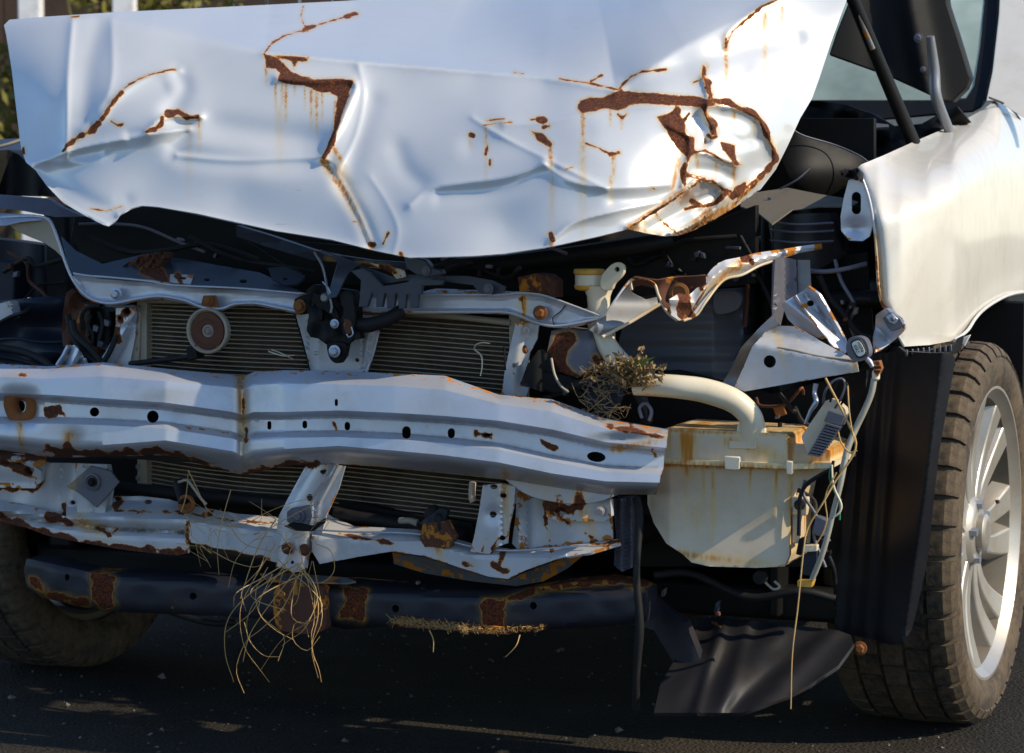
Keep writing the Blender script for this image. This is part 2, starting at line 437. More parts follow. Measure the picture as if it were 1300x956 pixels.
def kfield(cols):
    """k as a function of (x,y) from traced long lines: cols = xs, [(ys, ks or scalar), ...] from top to bottom"""
    xs, rows = cols
    def fn(X, Y):
        X = np.asarray(X, float); Y = np.asarray(Y, float)
        ys = [np.interp(X, xs, r[0]) for r in rows]
        ks = [np.interp(X, xs, r[1]) if hasattr(r[1], '__len__') else np.full(X.shape, float(r[1])) for r in rows]
        out = np.where(Y <= ys[0], ks[0], ks[-1])
        for i in range(len(rows) - 1):
            m = (Y > ys[i]) & (Y <= ys[i + 1])
            t = (Y - ys[i]) / np.maximum(ys[i + 1] - ys[i], 1e-6)
            out = np.where(m, ks[i] + (ks[i + 1] - ks[i]) * t, out)
        return out
    return fn
def sweep(path, r, nseg=10, cap=True):
    """tube mesh along world points; r scalar or array"""
    P = np.asarray(path, float); n = len(P); r = np.broadcast_to(np.asarray(r, float), (n,))
    T = np.gradient(P, axis=0); T /= np.maximum(np.linalg.norm(T, axis=1)[:, None], 1e-9)
    up = np.array([0.13, 0.3, 1.0]); A = np.cross(T[0], up)
    if np.linalg.norm(A) < 0.1: A = np.cross(T[0], [1, 0, 0])
    A /= np.linalg.norm(A); V = []
    for i in range(n):
        A = A - T[i] * (A @ T[i]); A /= max(np.linalg.norm(A), 1e-9); Bn = np.cross(T[i], A)
        for j in range(nseg):
            a = 2 * math.pi * j / nseg; V.append(P[i] + r[i] * (math.cos(a) * A + math.sin(a) * Bn))
    Fc = [(i * nseg + j, i * nseg + (j + 1) % nseg, (i + 1) * nseg + (j + 1) % nseg, (i + 1) * nseg + j) for i in range(n - 1) for j in range(nseg)]
    if cap: Fc += [tuple(reversed(range(nseg))), tuple(range((n - 1) * nseg, n * nseg))]
    return V, Fc
def tube(name, pts, r, mat, parent=None, n=None, nseg=10, wear=None, label=None, cat=True):
    """pts (x, y, k) in photo pixels and depth; r in photo pixels (scalar or list)"""
    pts = np.asarray(pts, float)
    n = n or max(6, 5 * len(pts))
    c = catmull(pts, n) if cat else pts
    P = Q(c[:, 0], c[:, 1], c[:, 2])
    if hasattr(r, '__len__'): r = np.interp(np.linspace(0, 1, len(P)), np.linspace(0, 1, len(r)), r)
    rr = np.asarray(r) * np.linalg.norm(P - C0, axis=1) / F
    V, Fc = sweep(P, rr, nseg)
    return link(name, V, Fc, mat, parent, wear, px_of(np.array(V)) if wear else None, 50, label=label)
_bolts = {}
def bolt(x, y, k, r, mat, parent, name='bolt'):
    """hex bolt with flange washer facing forward"""
    if mat not in _bolts:
        V, Fc = [], []
        prof = [(1.0, 0.0, 16), (1.0, -0.16, 16), (0.74, -0.22, 16)]
        for rad, yy, n in prof:
            for j in range(16): a = 2 * math.pi * j / 16; V.append((rad * math.cos(a), yy, rad * math.sin(a)))
        for i in range(2):
            for j in range(16): Fc.append((i * 16 + j, i * 16 + (j + 1) % 16, (i + 1) * 16 + (j + 1) % 16, (i + 1) * 16 + j))
        Fc.append(tuple(range(32, 48)))
        b = len(V)
        for rad, yy in ((0.66, -0.2), (0.66, -0.7), (0.52, -0.8)):
            for j in range(6): a = 2 * math.pi * j / 6 + 0.3; V.append((rad * math.cos(a), yy, rad * math.sin(a)))
        for i in range(2):
            for j in range(6): Fc.append((b + i * 6 + j, b + i * 6 + (j + 1) % 6, b + (i + 1) * 6 + (j + 1) % 6, b + (i + 1) * 6 + j))
        Fc.append(tuple(range(b + 12, b + 18)))
        o = link(name, V, Fc, mat, parent, smooth=30); _bolts[mat] = o.data
    else:
        o = bpy.data.objects.new(name, _bolts[mat]); COL.objects.link(o); o.parent = parent
    o.location = Q(x, y, k); s = r * PX(k, x); o.scale = (s, s, s)
    return o
def box(name, p0, p1, mat, parent=None, bevel=0.003, rot=None, label=None):
    x0, y0, z0 = p0; x1, y1, z1 = p1
    V = [(x0, y0, z0), (x1, y0, z0), (x1, y1, z0), (x0, y1, z0), (x0, y0, z1), (x1, y0, z1), (x1, y1, z1), (x0, y1, z1)]
    Fc = [(0, 3, 2, 1), (4, 5, 6, 7), (0, 1, 5, 4), (1, 2, 6, 5), (2, 3, 7, 6), (3, 0, 4, 7)]
    return link(name, V, Fc, mat, parent, bevel=bevel, label=label)
def bar(name, top, bot, k, mat, parent=None, ktop=None, t=0.02, wear=None, lip=2.0, holes=(), back=None, sp=6, label=None, **kw):
    """pressed-steel bar: web between two traced edges, bright rolled lips, depth t. top and bot are pixel polylines from left to right"""
    top = np.asarray(top, float); bot = np.asarray(bot, float)
    def fn(X, Y):
        yt = np.interp(X, top[:, 0], top[:, 1]); yb = np.interp(X, bot[:, 0], bot[:, 1])
        h = np.maximum(yb - yt, 1)
        v = np.clip((Y - yt), 0, None); w = np.clip(yb - Y, 0, None)
        e = np.minimum(v, w)
        d = 0.006 * np.clip((e - lip) / 3, 0, 1) + 0.004 * np.clip(1 - e / lip, 0, 1)
        return k + d if not callable(k) else k(X, Y) + d
    return plate(name, np.vstack([top, bot[::-1]]), fn, mat, parent, t, holes, sp, wear=wear, label=label, **kw)

# ================================================================== SETTING
def world_obj(name, verts, faces, mat, label=None, cat=None, kind=None, group=None, parent=None, bevel=0, smooth=0):
    o = link(name, verts, faces, mat, parent, bevel=bevel, smooth=smooth)
    for k_, v_ in (('label', label), ('category', cat), ('kind', kind), ('group', group)):
        if v_: o[k_] = v_
    return o
world_obj('ground', [(-60, -20, 0), (60, -20, 0), (60, 120, 0), (-60, 120, 0)], [(0, 1, 2, 3)], 'asphalt', kind='structure')
def wbox(name, c, s, mat, parent=None, **kw):
    x, y, z = c; a, b, h = s[0] / 2, s[1] / 2, s[2]
    V = [(x - a, y - b, z), (x + a, y - b, z), (x + a, y + b, z), (x - a, y + b, z), (x - a, y - b, z + h), (x + a, y - b, z + h), (x + a, y + b, z + h), (x - a, y + b, z + h)]
    return world_obj(name, V, [(0, 3, 2, 1), (4, 5, 6, 7), (0, 1, 5, 4), (1, 2, 6, 5), (2, 3, 7, 6), (3, 0, 4, 7)], mat, parent=parent, bevel=0.004, **kw)
fence = bpy.data.objects.new('wooden_fence', None); COL.objects.link(fence)
fence.location = (-1.2, 9.6, 0)
fence['label'] = 'dark brown board fence out of focus behind the car'; fence['category'] = 'fence'
first = None
for i in range(34):
    x = -2.2 + i * 0.142
    if first is None:
        o = wbox('board', (0, 0, 0.05), (0.139, 0.022, 2.45), 'wood', fence); first = o
    else:
        o = bpy.data.objects.new('board', first.data); COL.objects.link(o); o.parent = fence
        bm_ = o.modifiers.new('bevel', 'BEVEL'); bm_.width = 0.004
    o.location = (x, random.uniform(-0.006, 0.006), random.uniform(-0.03, 0.03))
for z in (0.45, 1.2, 1.95): wbox('rail', (-0.3, 0.06, z), (4.2, 0.05, 0.09), 'wood', fence)
for i, (x, y) in enumerate(((45, 8.8), (163, 8.8))):
    X = (x - 650) / F * y * 1.0
    o = wbox('white_post', (0, 0, 0), (0.085, 0.085, 2.5), 'postwhite',
             label=('white square post nearer the left edge of the photo, behind the car', 'white square post right of the other one, behind the hood corner')[i], cat='post', group='white posts behind the car')
    o.location = (X, y, 0)
def leaf_cluster(name, c, rad, n, mat, label, size=0.035):
    V, Fc = [], []
    for _ in range(n):
        d = RNG.normal(size=3); d /= np.linalg.norm(d)
        p = np.array(c) + d * np.array(rad) * RNG.uniform(0.35, 1) 
        a = RNG.normal(size=3); a /= np.linalg.norm(a); b = np.cross(a, RNG.normal(size=3)); b /= np.linalg.norm(b)
        s = size * RNG.uniform(0.6, 1.3); m = len(V)
        V += [p - a * s, p + b * s * 0.45, p + a * s, p - b * s * 0.45]; Fc.append((m, m + 1, m + 2, m + 3))
    for _ in range(14):
        p = np.array([c[0] + RNG.uniform(-.06, .06), c[1], 0.0]); q = np.array(c) + RNG.normal(size=3) * np.array(rad) * 0.5
        v, f = sweep([p, (p + q) / 2 + RNG.normal(size=3) * 0.02, q], [0.01, 0.007, 0.003], 5); m = len(V); V += [tuple(a) for a in v]; Fc += [tuple(i + m for i in a) for a in f]
    return world_obj(name, V, Fc, mat, label=label, cat='shrub', group='shrubs by the fence')
leaf_cluster('yellow_green_shrub', (-2.02, 8.9, 1.32), (0.18, 0.15, 0.34), 500, 'leaf', 'yellow-green leafy shrub at the far left edge beside the fence')
leaf_cluster('yellow_green_shrub', (-1.42, 9.1, 1.78), (0.40, 0.15, 0.22), 500, 'leaf', 'yellow-green shrub whose top shows above the hood, between the posts')

# ================================================================== HOOD
HW = Wear()
HW.poly((335, 68), (352, 73), (360, 80), (372, 92), (385, 97), (400, 100), (432, 100), (450, 101), (446, 112), (440, 130), (430, 160), (424, 185), (412, 203), (408, 200), (416, 183), (423, 165), (426, 145), (428, 122), (418, 118), (405, 117), (395, 113), (385, 108), (372, 108), (360, 106), (353, 103), (355, 92), (349, 87), (337, 87))
HW.poly((349, 70), (393, 72), (390, 78), (378, 78), (373, 88), (370, 78), (355, 74))
HW.line(1.0, (335, 68), (345, 55), (360, 46), (385, 38), (400, 33), (425, 25), (452, 18)).line(2.4, (385, 38), (400, 33)).line(2.8, (440, 21), (453, 18))
HW.line(0.6, (385, 8), (382, 20), (386, 32), (392, 36))
HW.line(1.0, (158, 112), (175, 101), (190, 95), (215, 89), (223, 89)).line(2.4, (155, 117), (143, 130), (130, 150)).line(4.5, (122, 158), (113, 168)).line(3.4, (113, 167), (98, 175), (86, 185)).line(1.2, (86, 185), (80, 192))
HW.line(1.6, (30, 188), (30, 194)).line(1.2, (90, 22), (100, 20))
HW.line(4.6, (214, 145), (226, 143), (236, 148)).line(2.2, (236, 148), (251, 149)).line(2.2, (206, 149), (205, 158), (196, 164), (186, 167)).line(2.0, (141, 154), (149, 159), (155, 158))
HW.poly((732, 138), (736, 128), (748, 123), (765, 124), (785, 115), (800, 116), (880, 122), (902, 126), (912, 134), (893, 137), (860, 134), (840, 133), (815, 132), (800, 134), (785, 140), (765, 138), (752, 143), (738, 144))
HW.line(1.0, (710, 100), (750, 106), (790, 115)).line(0.8, (653, 92), (664, 94)).line(1.5, (787, 112), (800, 98), (815, 91)).line(2.0, (815, 91), (845, 88))
HW.line(1.2, (750, 103), (764, 96))
HW.line(3.8, (905, 127), (925, 130), (942, 138), (955, 143), (966, 153), (974, 172), (982, 188), (984, 203)).line(2.4, (984, 203), (970, 218), (955, 232), (942, 243))
HW.line(3.6, (895, 84), (892, 98), (899, 106)).line(3.2, (898, 110), (903, 120), (900, 128)).line(1.4, (880, 105), (895, 99)).line(4.0, (893, 135), (897, 150), (905, 158), (908, 168)).line(2.0, (899, 172), (903, 176), (910, 173))
HW.poly((834, 148), (850, 144), (859, 135), (866, 137), (863, 146), (869, 153), (871, 171), (882, 174), (883, 192), (877, 201), (872, 210), (871, 199), (859, 187), (848, 171), (840, 158))
HW.line(1.6, (869, 152), (875, 144))
HW.poly((915, 180), (933, 184), (935, 203), (942, 210), (933, 211), (925, 199), (917, 190))
HW.line(1.2, (883, 193), (895, 191), (908, 198), (920, 206), (935, 209)).line(1.6, (868, 222), (880, 225), (893, 229), (905, 230), (918, 241), (928, 243)).line(3.4, (869, 210), (867, 224), (870, 236)).line(1.0, (871, 220), (895, 226))
HW.line(1.8, (797, 290), (820, 275), (850, 257), (870, 243), (888, 230)).line(2.6, (922, 245), (908, 258), (895, 262), (878, 255)).line(1.6, (870, 265), (885, 262), (898, 263)).line(1.5, (893, 262), (895, 278), (880, 292), (862, 299))
HW.poly((935, 236), (950, 229), (944, 246), (930, 256), (924, 250)).line(2.2, (984, 205), (966, 226), (945, 246), (930, 262), (915, 275))
HW.line(1.6, (992, -3), (968, 8), (948, 24), (930, 40), (922, 58)).line(2.6, (922, 47), (921, 60))
HW.line(3.4, (684, 151), (692, 154)).line(1.6, (690, 162), (697, 160)).poly((673, 166), (690, 170), (702, 182), (700, 190), (685, 180)).line(2.6, (597, 171), (600, 172)).line(1.5, (617, 180), (619, 187), (616, 196)).line(1.6, (622, 203), (622, 210))
HW.line(0.7, (614, 159), (630, 157), (650, 155)).line(0.6, (617, 153), (640, 151)).line(0.9, (744, 182), (760, 188), (775, 196)).line(2.6, (776, 196), (786, 194)).line(1.4, (784, 145), (790, 150), (796, 144)).line(0.7, (718, 215), (727, 212)).line(0.8, (826, 238), (831, 240))
HW.line(2.8, (698, 297), (701, 305)).line(2.8, (470, 309), (475, 311)).line(1.6, (493, 296), (486, 310)).line(2.2, (508, 322), (512, 327)).line(0.6, (115, 265), (135, 268), (155, 262)).line(0.8, (448, 281), (462, 284)).line(0.8, (680, 151), (673, 152))
HW.line(1.3, (838, 280), (860, 296), (905, 280), (960, 250))
for x, y0, y1, w, s in ((338, 88, 108, 1.6, .8), (350, 106, 142, 1.6, .8), (358, 105, 135, 1.6, .9), (363, 108, 155, 2.0, .9), (374, 110, 122, 1.2, .6), (387, 112, 140, 1.4, .6), (395, 115, 165, 2.0, .8), (402, 117, 170, 2.2, .9), (409, 118, 155, 1.6, .8),
                        (425, 130, 205, 1.6, .7), (740, 143, 185, 2.6, 1.), (740, 180, 300, 5, .35), (775, 138, 160, 2., .8), (789, 147, 165, 1.8, .8), (699, 188, 225, 2.6, 1.), (701, 225, 300, 4, .3), (779, 196, 225, 2.6, 1.), (776, 225, 262, 3, .5), (617, 162, 235, 2., .5), (597, 173, 190, 2., .6),
                        (885, 196, 220, 2., .9), (909, 205, 225, 1.6, .6), (932, 212, 240, 2.5, .9), (922, 60, 105, 2.6, 1.), (971, 8, 95, 3, .7), (253, 150, 195, 3, .5), (240, 150, 250, 5, .2), (895, 178, 190, 2.2, .9), (958, 150, 172, 1.6, .8), (932, 140, 165, 2, .8), (897, 103, 122, 2., .9), (472, 312, 328, 3, .8), (700, 306, 318, 3, .8), (355, 140, 215, 6, .25), (993, -2, 60, 2, .5)): HW.drip(w, s, (x, y0), (x + (-3 if x > 850 and x < 870 else 0), y1))
HW.drip(3.5, 1.0, (862, 203), (850, 255)).drip(5, .9, (410, 203), (435, 240), (452, 270), (470, 312)).drip(3, .9, (425, 190), (440, 215)).drip(12, .4, (425, 215), (470, 300))
HW.drip(6, 1.0, (930, 262), (860, 298)).drip(6, 1.2, (868, 246), (800, 288)).drip(5, .8, (800, 288), (840, 300)).drip(4, .9, (900, 268), (875, 285)).drip(4, .9, (920, 245), (900, 262))

# base shape: scattered heights, thin-plate spline
HC = np.array([
 (38, 212, .12), (70, 246, .08), (135, 287, .03), (180, 262, .06), (260, 272, .055), (350, 292, .045), (430, 308, .03), (520, 328, .0), (610, 325, .0), (700, 314, .02), (797, 291, .085), (860, 299, .19), (905, 280, .235), (950, 258, .30), (985, 215, .35),
 (18, 120, .20), (60, 120, .15), (88, 130, .13), (150, 150, .11), (120, 190, .10), (230, 165, .105), (200, 215, .085), (330, 215, .085), (430, 235, .075), (560, 230, .065), (690, 225, .055), (800, 230, .08), (640, 285, .03), (300, 250, .07), (500, 290, .03), (740, 270, .045),
 (270, 130, .15), (370, 165, .13), (470, 170, .14), (560, 170, .135), (640, 160, .125), (740, 165, .11), (820, 175, .13), (880, 180, .19), (930, 190, .235), (965, 175, .29), (1000, 150, .37), (1035, 115, .43),
 (20, 45, .28), (100, 55, .23), (180, 60, .22), (250, 75, .21), (335, 70, .22), (440, 81, .235), (520, 88, .24), (600, 94, .245), (690, 104, .23), (780, 120, .19), (820, 100, .21), (870, 90, .25), (900, 60, .29), (960, 90, .33), (1040, 60, .45),
 (12, 27, .31), (130, 17, .29), (240, 12, .31), (340, 7, .30), (440, 45, .27), (600, 55, .285), (700, 65, .27), (780, 85, .23), (440, 5, .31), (600, 5, .34), (760, 20, .30), (840, 50, .27), (880, 40, .30), (940, 10, .40), (1000, 10, .44), (1070, 5, .50), (900, 0, .38),
 (340, -40, .36), (600, -60, .42), (850, -60, .44), (1000, -60, .54), (1100, -60, .58), (200, -10, .35)])
FOLD = [(-40, 26), (5, 25), (70, 23), (130, 23), (190, 33), (250, 48), (335, 67), (440, 78), (500, 83), (600, 91), (690, 99), (755, 110), (782, 117), (800, 104), (835, 80), (870, 58), (930, 28), (1000, -5), (1100, -50)]
def tps(P, Z, lam=8.0):
    n = len(P); d = np.hypot(P[:, None, 0] - P[None, :, 0], P[:, None, 1] - P[None, :, 1]) / 100
    K = np.where(d > 0, d * d * np.log(np.maximum(d, 1e-9)), 0) + np.eye(n) * lam * 1e-3
    A = np.zeros((n + 3, n + 3)); A[:n, :n] = K; A[:n, n] = 1; A[:n, n + 1:] = P / 100; A[n, :n] = 1; A[n + 1:, :n] = P.T / 100
    w = np.linalg.solve(A, np.concatenate([Z, np.zeros(3)]))
    def f(X, Y):
        X = np.asarray(X, float); Y = np.asarray(Y, float)
        d = np.hypot(X[..., None] - P[:, 0], Y[..., None] - P[:, 1]) / 100
        U = np.where(d > 0, d * d * np.log(np.maximum(d, 1e-9)), 0)
        return U @ w[:n] + w[n] + w[n + 1] * X / 100 + w[n + 2] * Y / 100
    return f
hbase = tps(HC[:, :2], HC[:, 2])
# creases: (amplitude towards the viewer in m, width px, kind, points)
HR = [
 (.010, 8, 't', ((335, 66), (440, 77), (500, 82), (600, 91), (690, 99), (780, 116))),
 (.010, 14, 't', ((782, 117), (835, 80), (870, 58), (930, 28), (1000, -5))),
 (-.011, 30, 'g', ((240, 178), (300, 186), (380, 190))),
 (.006, 8, 't', ((455, 84), (462, 120), (452, 170), (430, 215))),
 (-.010, 12, 'g', ((140, 135), (170, 122), (205, 112))),
 (.003, 8, 't', ((500, 322), (505, 290), (490, 255), (470, 225))),
 (.006, 6, 't', ((600, 150), (640, 175), (700, 205), (770, 240))),
 (-.007, 9, 'g', ((780, 255), (830, 250), (870, 232))),
 (-.012, 14, 'g', ((800, 108), (870, 82), (940, 62), (1010, 50))),
 (.020, 12, 't', ((40, 210), (75, 196), (110, 186), (150, 178), (200, 168), (240, 163))),
 (-.016, 14, 'g', ((235, 170), (224, 192), (260, 201), (330, 206), (410, 207))),
 (.012, 10, 't', ((225, 198), (300, 204), (410, 202), (430, 225), (455, 270), (470, 305))),
 (-.014, 9, 'g', ((420, 210), (440, 245), (460, 280), (472, 312))),
 (-.018, 20, 'g', ((230, 150), (300, 165), (400, 180))),
 (.014, 10, 't', ((85, 185), (120, 160), (150, 122), (190, 97), (228, 90))),
 (-.012, 12, 'g', ((228, 92), (233, 115), (215, 140))),
 (.016, 8, 't', ((186, 167), (206, 150), (236, 148), (255, 148))),
 (-.010, 7, 'g', ((165, 172), (205, 162), (240, 157))),
 (.012, 10, 't', ((92, 25), (86, 100), (84, 200))),
 (.008, 12, 't', ((142, 25), (140, 110), (105, 165))),
 (-.014, 16, 'g', ((128, 30), (112, 90), (110, 150))),
 (.018, 10, 't', ((352, 100), (400, 104), (450, 104), (440, 140), (412, 200))),
 (-.012, 16, 'g', ((470, 130), (450, 190), (440, 230))),
 (-.008, 14, 'g', ((505, 190), (515, 215), (535, 235))),
 (.010, 12, 't', ((520, 260), (545, 240), (590, 232), (640, 225), (690, 208))),
 (-.010, 12, 'g', ((560, 248), (620, 244), (670, 232), (700, 215))),
 (.010, 12, 't', ((690, 208), (720, 228), (770, 238), (850, 236))),
 (.010, 10, 't', ((640, 158), (690, 155), (740, 145), (800, 136), (900, 133))),
 (-.010, 16, 'g', ((600, 185), (680, 178), (740, 165))),
 (.012, 9, 't', ((700, 305), (730, 282), (780, 268), (840, 255), (880, 235))),
 (.014, 7, 't', ((900, 133), (940, 139), (966, 155), (984, 200), (966, 226), (940, 248))),
 (-.022, 14, 'g', ((915, 150), (945, 158), (965, 185), (960, 212))),
 (.016, 6, 't', ((893, 100), (899, 125), (896, 145), (908, 165), (902, 176))),
 (-.016, 8, 'g', ((885, 150), (890, 165), (895, 178))),
 (.014, 6, 't', ((883, 193), (908, 198), (935, 209))),
 (-.016, 9, 'g', ((918, 168), (940, 180), (955, 178))),
 (.016, 7, 't', ((850, 160), (875, 175), (872, 210), (866, 235))),
 (-.014, 8, 'g', ((885, 215), (910, 218), (925, 225))),
 (.026, 6, 't', ((797, 290), (822, 274), (850, 256), (870, 242), (890, 230), (910, 232))),
 (-.030, 9, 'g', ((822, 288), (850, 272), (880, 256), (905, 245))),
 (.022, 6, 't', ((840, 299), (870, 290), (900, 272), (918, 252))),
 (-.012, 6, 'g', ((912, 240), (906, 256), (890, 270))),
 (.012, 7, 't', ((922, 60), (925, 40), (960, 12), (992, -4))),
 (.010, 14, 'g', ((1000, 150), (985, 120), (960, 95))),
 (.012, 6, 't', ((150, 272), (180, 266), (250, 275), (350, 297), (430, 311), (510, 330), (600, 328), (700, 316), (790, 294))),
 (.008, 5, 't', ((40, 213), (80, 256), (135, 286))),
 (-.006, 10, 'g', ((60, 225), (130, 262), (160, 256))),
 (.006, 10, 't', ((60, 205), (120, 205), (135, 190))),
]
def seg_dist_grid(X, Y, pts):
    P = np.stack([np.ravel(X), np.ravel(Y)], -1); return seg_dist(P, catmull(pts, max(len(pts) * 5, 6)) if len(pts) > 2 else pts).reshape(np.shape(X))
def hoodk(X, Y):
    k = hbase(X, Y)
    for a, w, kind, pts in HR:
        d = seg_dist_grid(X, Y, pts)
        L = 1.0
        g = np.exp(-(d / w) ** 2) if kind == 'g' else 1 / (1 + (np.sqrt(d * d + 0.5) / (w * 0.6)) ** 1.35)
        k = k - a * g * (0.62 if kind == 'g' else 0.9)
    P = np.stack([np.ravel(X), np.ravel(Y)], -1)
    dl = seg_dist(P, FOLD[:13]).reshape(np.shape(X)); dr = seg_dist(P, FOLD[12:]).reshape(np.shape(X))
    h_ = np.clip(0.5 + 0.5 * (dr - dl) / 70, 0, 1)
    q_ = np.clip(dr / 230, 0, 1); d = dl * q_ * q_ * (3 - 2 * q_) + 0.25 * np.minimum(dl, dr) * (1 - q_); up_ = inside(P, FOLD + [(1100, -400), (-40, -400)]).reshape(np.shape(X))
    d = np.where(up_, d, -d); sft = np.interp(X, [0, 250, 340, 2000], [9, 7, 1.6, 1.6])
    k = k + np.interp(X, [0, 130, 300, 450, 800, 1000], [.0025, .0032, .0042, .0046, .0042, .0032]) * 0.5 * (d + np.sqrt(d * d + sft * sft))
    k = k + 0.0016 * np.sin(X / 23 + Y / 31 + 2 * np.sin(Y / 47)) + 0.0012 * np.sin(X / 41 - Y / 19 + 1.3)
    return k
hood_out = [(5, 32), (12, 25), (60, 21), (130, 16.5), (175, 14), (240, 11), (340, 6), (440, 1), (600, -12), (800, -30), (1000, -48), (1096, -55), (1086, -28), (1075, 0), (1058, 45), (1040, 100), (1031, 125), (1016, 150), (1000, 185), (985, 215), (966, 240), (935, 262), (905, 280), (880, 293), (862, 299), (845, 300), (820, 296), (797, 291),
            (760, 300), (700, 313), (640, 322), (600, 325), (520, 327), (480, 319), (420, 304), (350, 293), (300, 282), (250, 271), (200, 262.5), (180, 261), (165, 265), (155, 271), (147, 280), (138, 287), (130, 285), (110, 275), (80, 257), (60, 236), (45, 216), (33, 206), (27, 190), (22, 150), (15, 90), (8, 45)]
plate('hood', hood_out, hoodk, 'hood', car, t=0.0022, sp=2.7, creases=[FOLD[6:17]], wear=HW, smooth=75, bevel=0)

# hood's dark inner panel, its rear corner standing up behind
o = plate('hood_inner_panel', [(1086, -60), (1196, -60), (1203, 5), (1216, 45), (1232, 98), (1226, 112), (1208, 130), (1196, 128), (1130, 98), (1052, 70), (1062, 40), (1078, 0)],
          lambda x, y: 1.0 + (x - 1060) * 0.0006 - 0.02 * np.exp(-((x - 1165 - (y - 50) * .2) / 14) ** 2) + 0.012 * np.exp(-((x - 1110) / 20) ** 2), 'black', car, t=0.05, sp=7, bevel=0.006, tdir=(0.0, 1, 0))
bolt(1166, 48, .95, 6, 'greybox', o); bolt(1172, 88, .95, 4, 'greybox', o)
tube('hinge_arm', [(1181, 46, .96), (1186, 90, .98), (1189, 125, .98), (1205, 166, 1.02)], [5, 7, 7, 6], 'grey', car)
tube('hood_strut', [(1078, -12, .66), (1118, 84, .74), (1160, 183, .8)], [8, 8.5, 9], 'black', car, cat=False)
tube('strut_rod', [(1074, -20, .65), (1108, 62, .71)], 3.5, 'grey', car, cat=False)

# ================================================================== PARTS WEAR
PW = Wear(0.22)
def jit(*p, a=2.6):
    q = resample(p, 6); return [tuple(v) for v in q + RNG.normal(size=q.shape) * a * .6 + a * np.sin(np.arange(len(q)) * 1.3)[:, None] * .5]
PW.line(3, (5, 473), (25, 475), (39, 473)).poly(*jit((54, 516), (80, 513), (83, 528), (57, 531))).line(4, (0, 578), (60, 582), (90, 578)).line(5, (60, 570), (92, 574), (135, 578), (200, 573), (240, 583), (275, 598), (305, 605), (330, 598), (360, 590), (400, 589))
PW.line(5, (84, 565), (88, 575)).line(1.6, (309, 505), (309, 525)).line(2.4, (313, 545), (313, 560)).line(2, (424, 537), (427, 545)).poly(*jit((602, 547), (628, 548), (627, 556), (603, 556))).poly((686, 558), (706, 564), (711, 570), (704, 573), (688, 566))
PW.line(3, (760, 531), (778, 543), (800, 545), (830, 553), (847, 556)).line(2, (800, 536), (802, 545)).line(1.6, (655, 503), (690, 505)).line(1.5, (668, 510), (676, 511)).line(1.2, (716, 517), (724, 520)).line(2, (828, 573), (832, 580)).line(1, (235, 543), (290, 550))
PW.drip(5, 1., (780, 570), (845, 558)).drip(4, .9, (25, 540), (28, 575)).drip(8, .7, (88, 555), (85, 575)).drip(3, .6, (389, 475), (391, 486)).drip(7, .6, (305, 480), (312, 600)).drip(4, .5, (490, 595), (430, 590)).drip(5, .4, (700, 610), (600, 600))
# lower members
PW.line(5, (0, 655), (40, 672), (90, 685), (130, 694), (180, 698), (237, 703)).line(6, (60, 655), (85, 662)).line(2.2, (118, 668), (136, 677), (141, 682)).line(1.4, (141, 680), (149, 672)).line(2.5, (82, 641), (83, 655)).line(1.6, (146, 648), (230, 651), (237, 655), (239, 700)).line(1.6, (242, 652), (300, 662), (345, 663)).line(2.2, (240, 690), (290, 700), (350, 712))
PW.line(3, (350, 722), (375, 728), (390, 724)).poly((532, 683), (538, 670), (545, 660), (566, 662), (566, 672), (577, 682), (570, 695), (540, 694)).line(4, (640, 700), (632, 722)).line(5, (628, 718), (640, 724)).line(3, (590, 717), (600, 718)).line(1.8, (690, 643), (700, 700)).line(3, (750, 690), (770, 688), (789, 687)).line(6, (690, 640), (720, 648), (748, 632)).line(1.5, (612, 700), (617, 684)).line(1.8, (632, 684), (622, 702))
PW.line(2, (0, 620), (45, 622), (55, 610)).line(6, (0, 585), (20, 592), (38, 600)).line(4, (270, 642), (283, 645)).line(2, (265, 653), (270, 650)).line(4, (147, 643), (152, 638)).line(2, (430, 678), (500, 690)).line(1.4, (683, 640), (780, 700))
PW.drip(5, .8, (555, 690), (560, 712)).drip(6, .6, (640, 600), (645, 680)).drip(8, .5, (735, 640), (760, 690)).drip(10, .5, (100, 660), (150, 690))
# upper parts
PW.line(2, (663, 377), (664, 392)).line(3, (700, 425), (703, 440), (700, 452)).line(3, (152, 403), (156, 410)).line(5, (147, 420), (152, 432)).line(1.6, (735, 413), (770, 400)).line(5, (160, 395), (163, 398)).line(4, (944, 326), (955, 335)).line(9, (868, 385), (875, 400)).line(6, (862, 370), (868, 380)).line(1.6, (890, 366), (892, 368))
PW.poly((190, 322), (210, 345), (218, 362), (205, 360), (175, 345)).line(4, (225, 350), (230, 360)).line(3, (1112, 300), (1118, 370)).line(2.4, (1116, 370), (1128, 395)).line(4, (1128, 393), (1140, 408))
PW.drip(5, .9, (664, 380), (666, 420)).drip(6, .8, (940, 335), (890, 375)).drip(4, .6, (1085, 455), (1085, 475)).drip(4, .4, (985, 420), (1000, 480))
# subframe bands
PW.poly(*jit((114, 726), (146, 728), (144, 772), (128, 772), (118, 758))).poly(*jit((352, 742), (408, 740), (412, 800), (360, 798))).poly(*jit((438, 742), (468, 748), (462, 788), (432, 785))).poly(*jit((612, 756), (644, 762), (640, 806), (610, 803))).line(4, (640, 762), (700, 745), (790, 736), (812, 745)).line(3, (500, 795), (600, 802), (690, 800)).line(5, (40, 735), (60, 755), (110, 765))

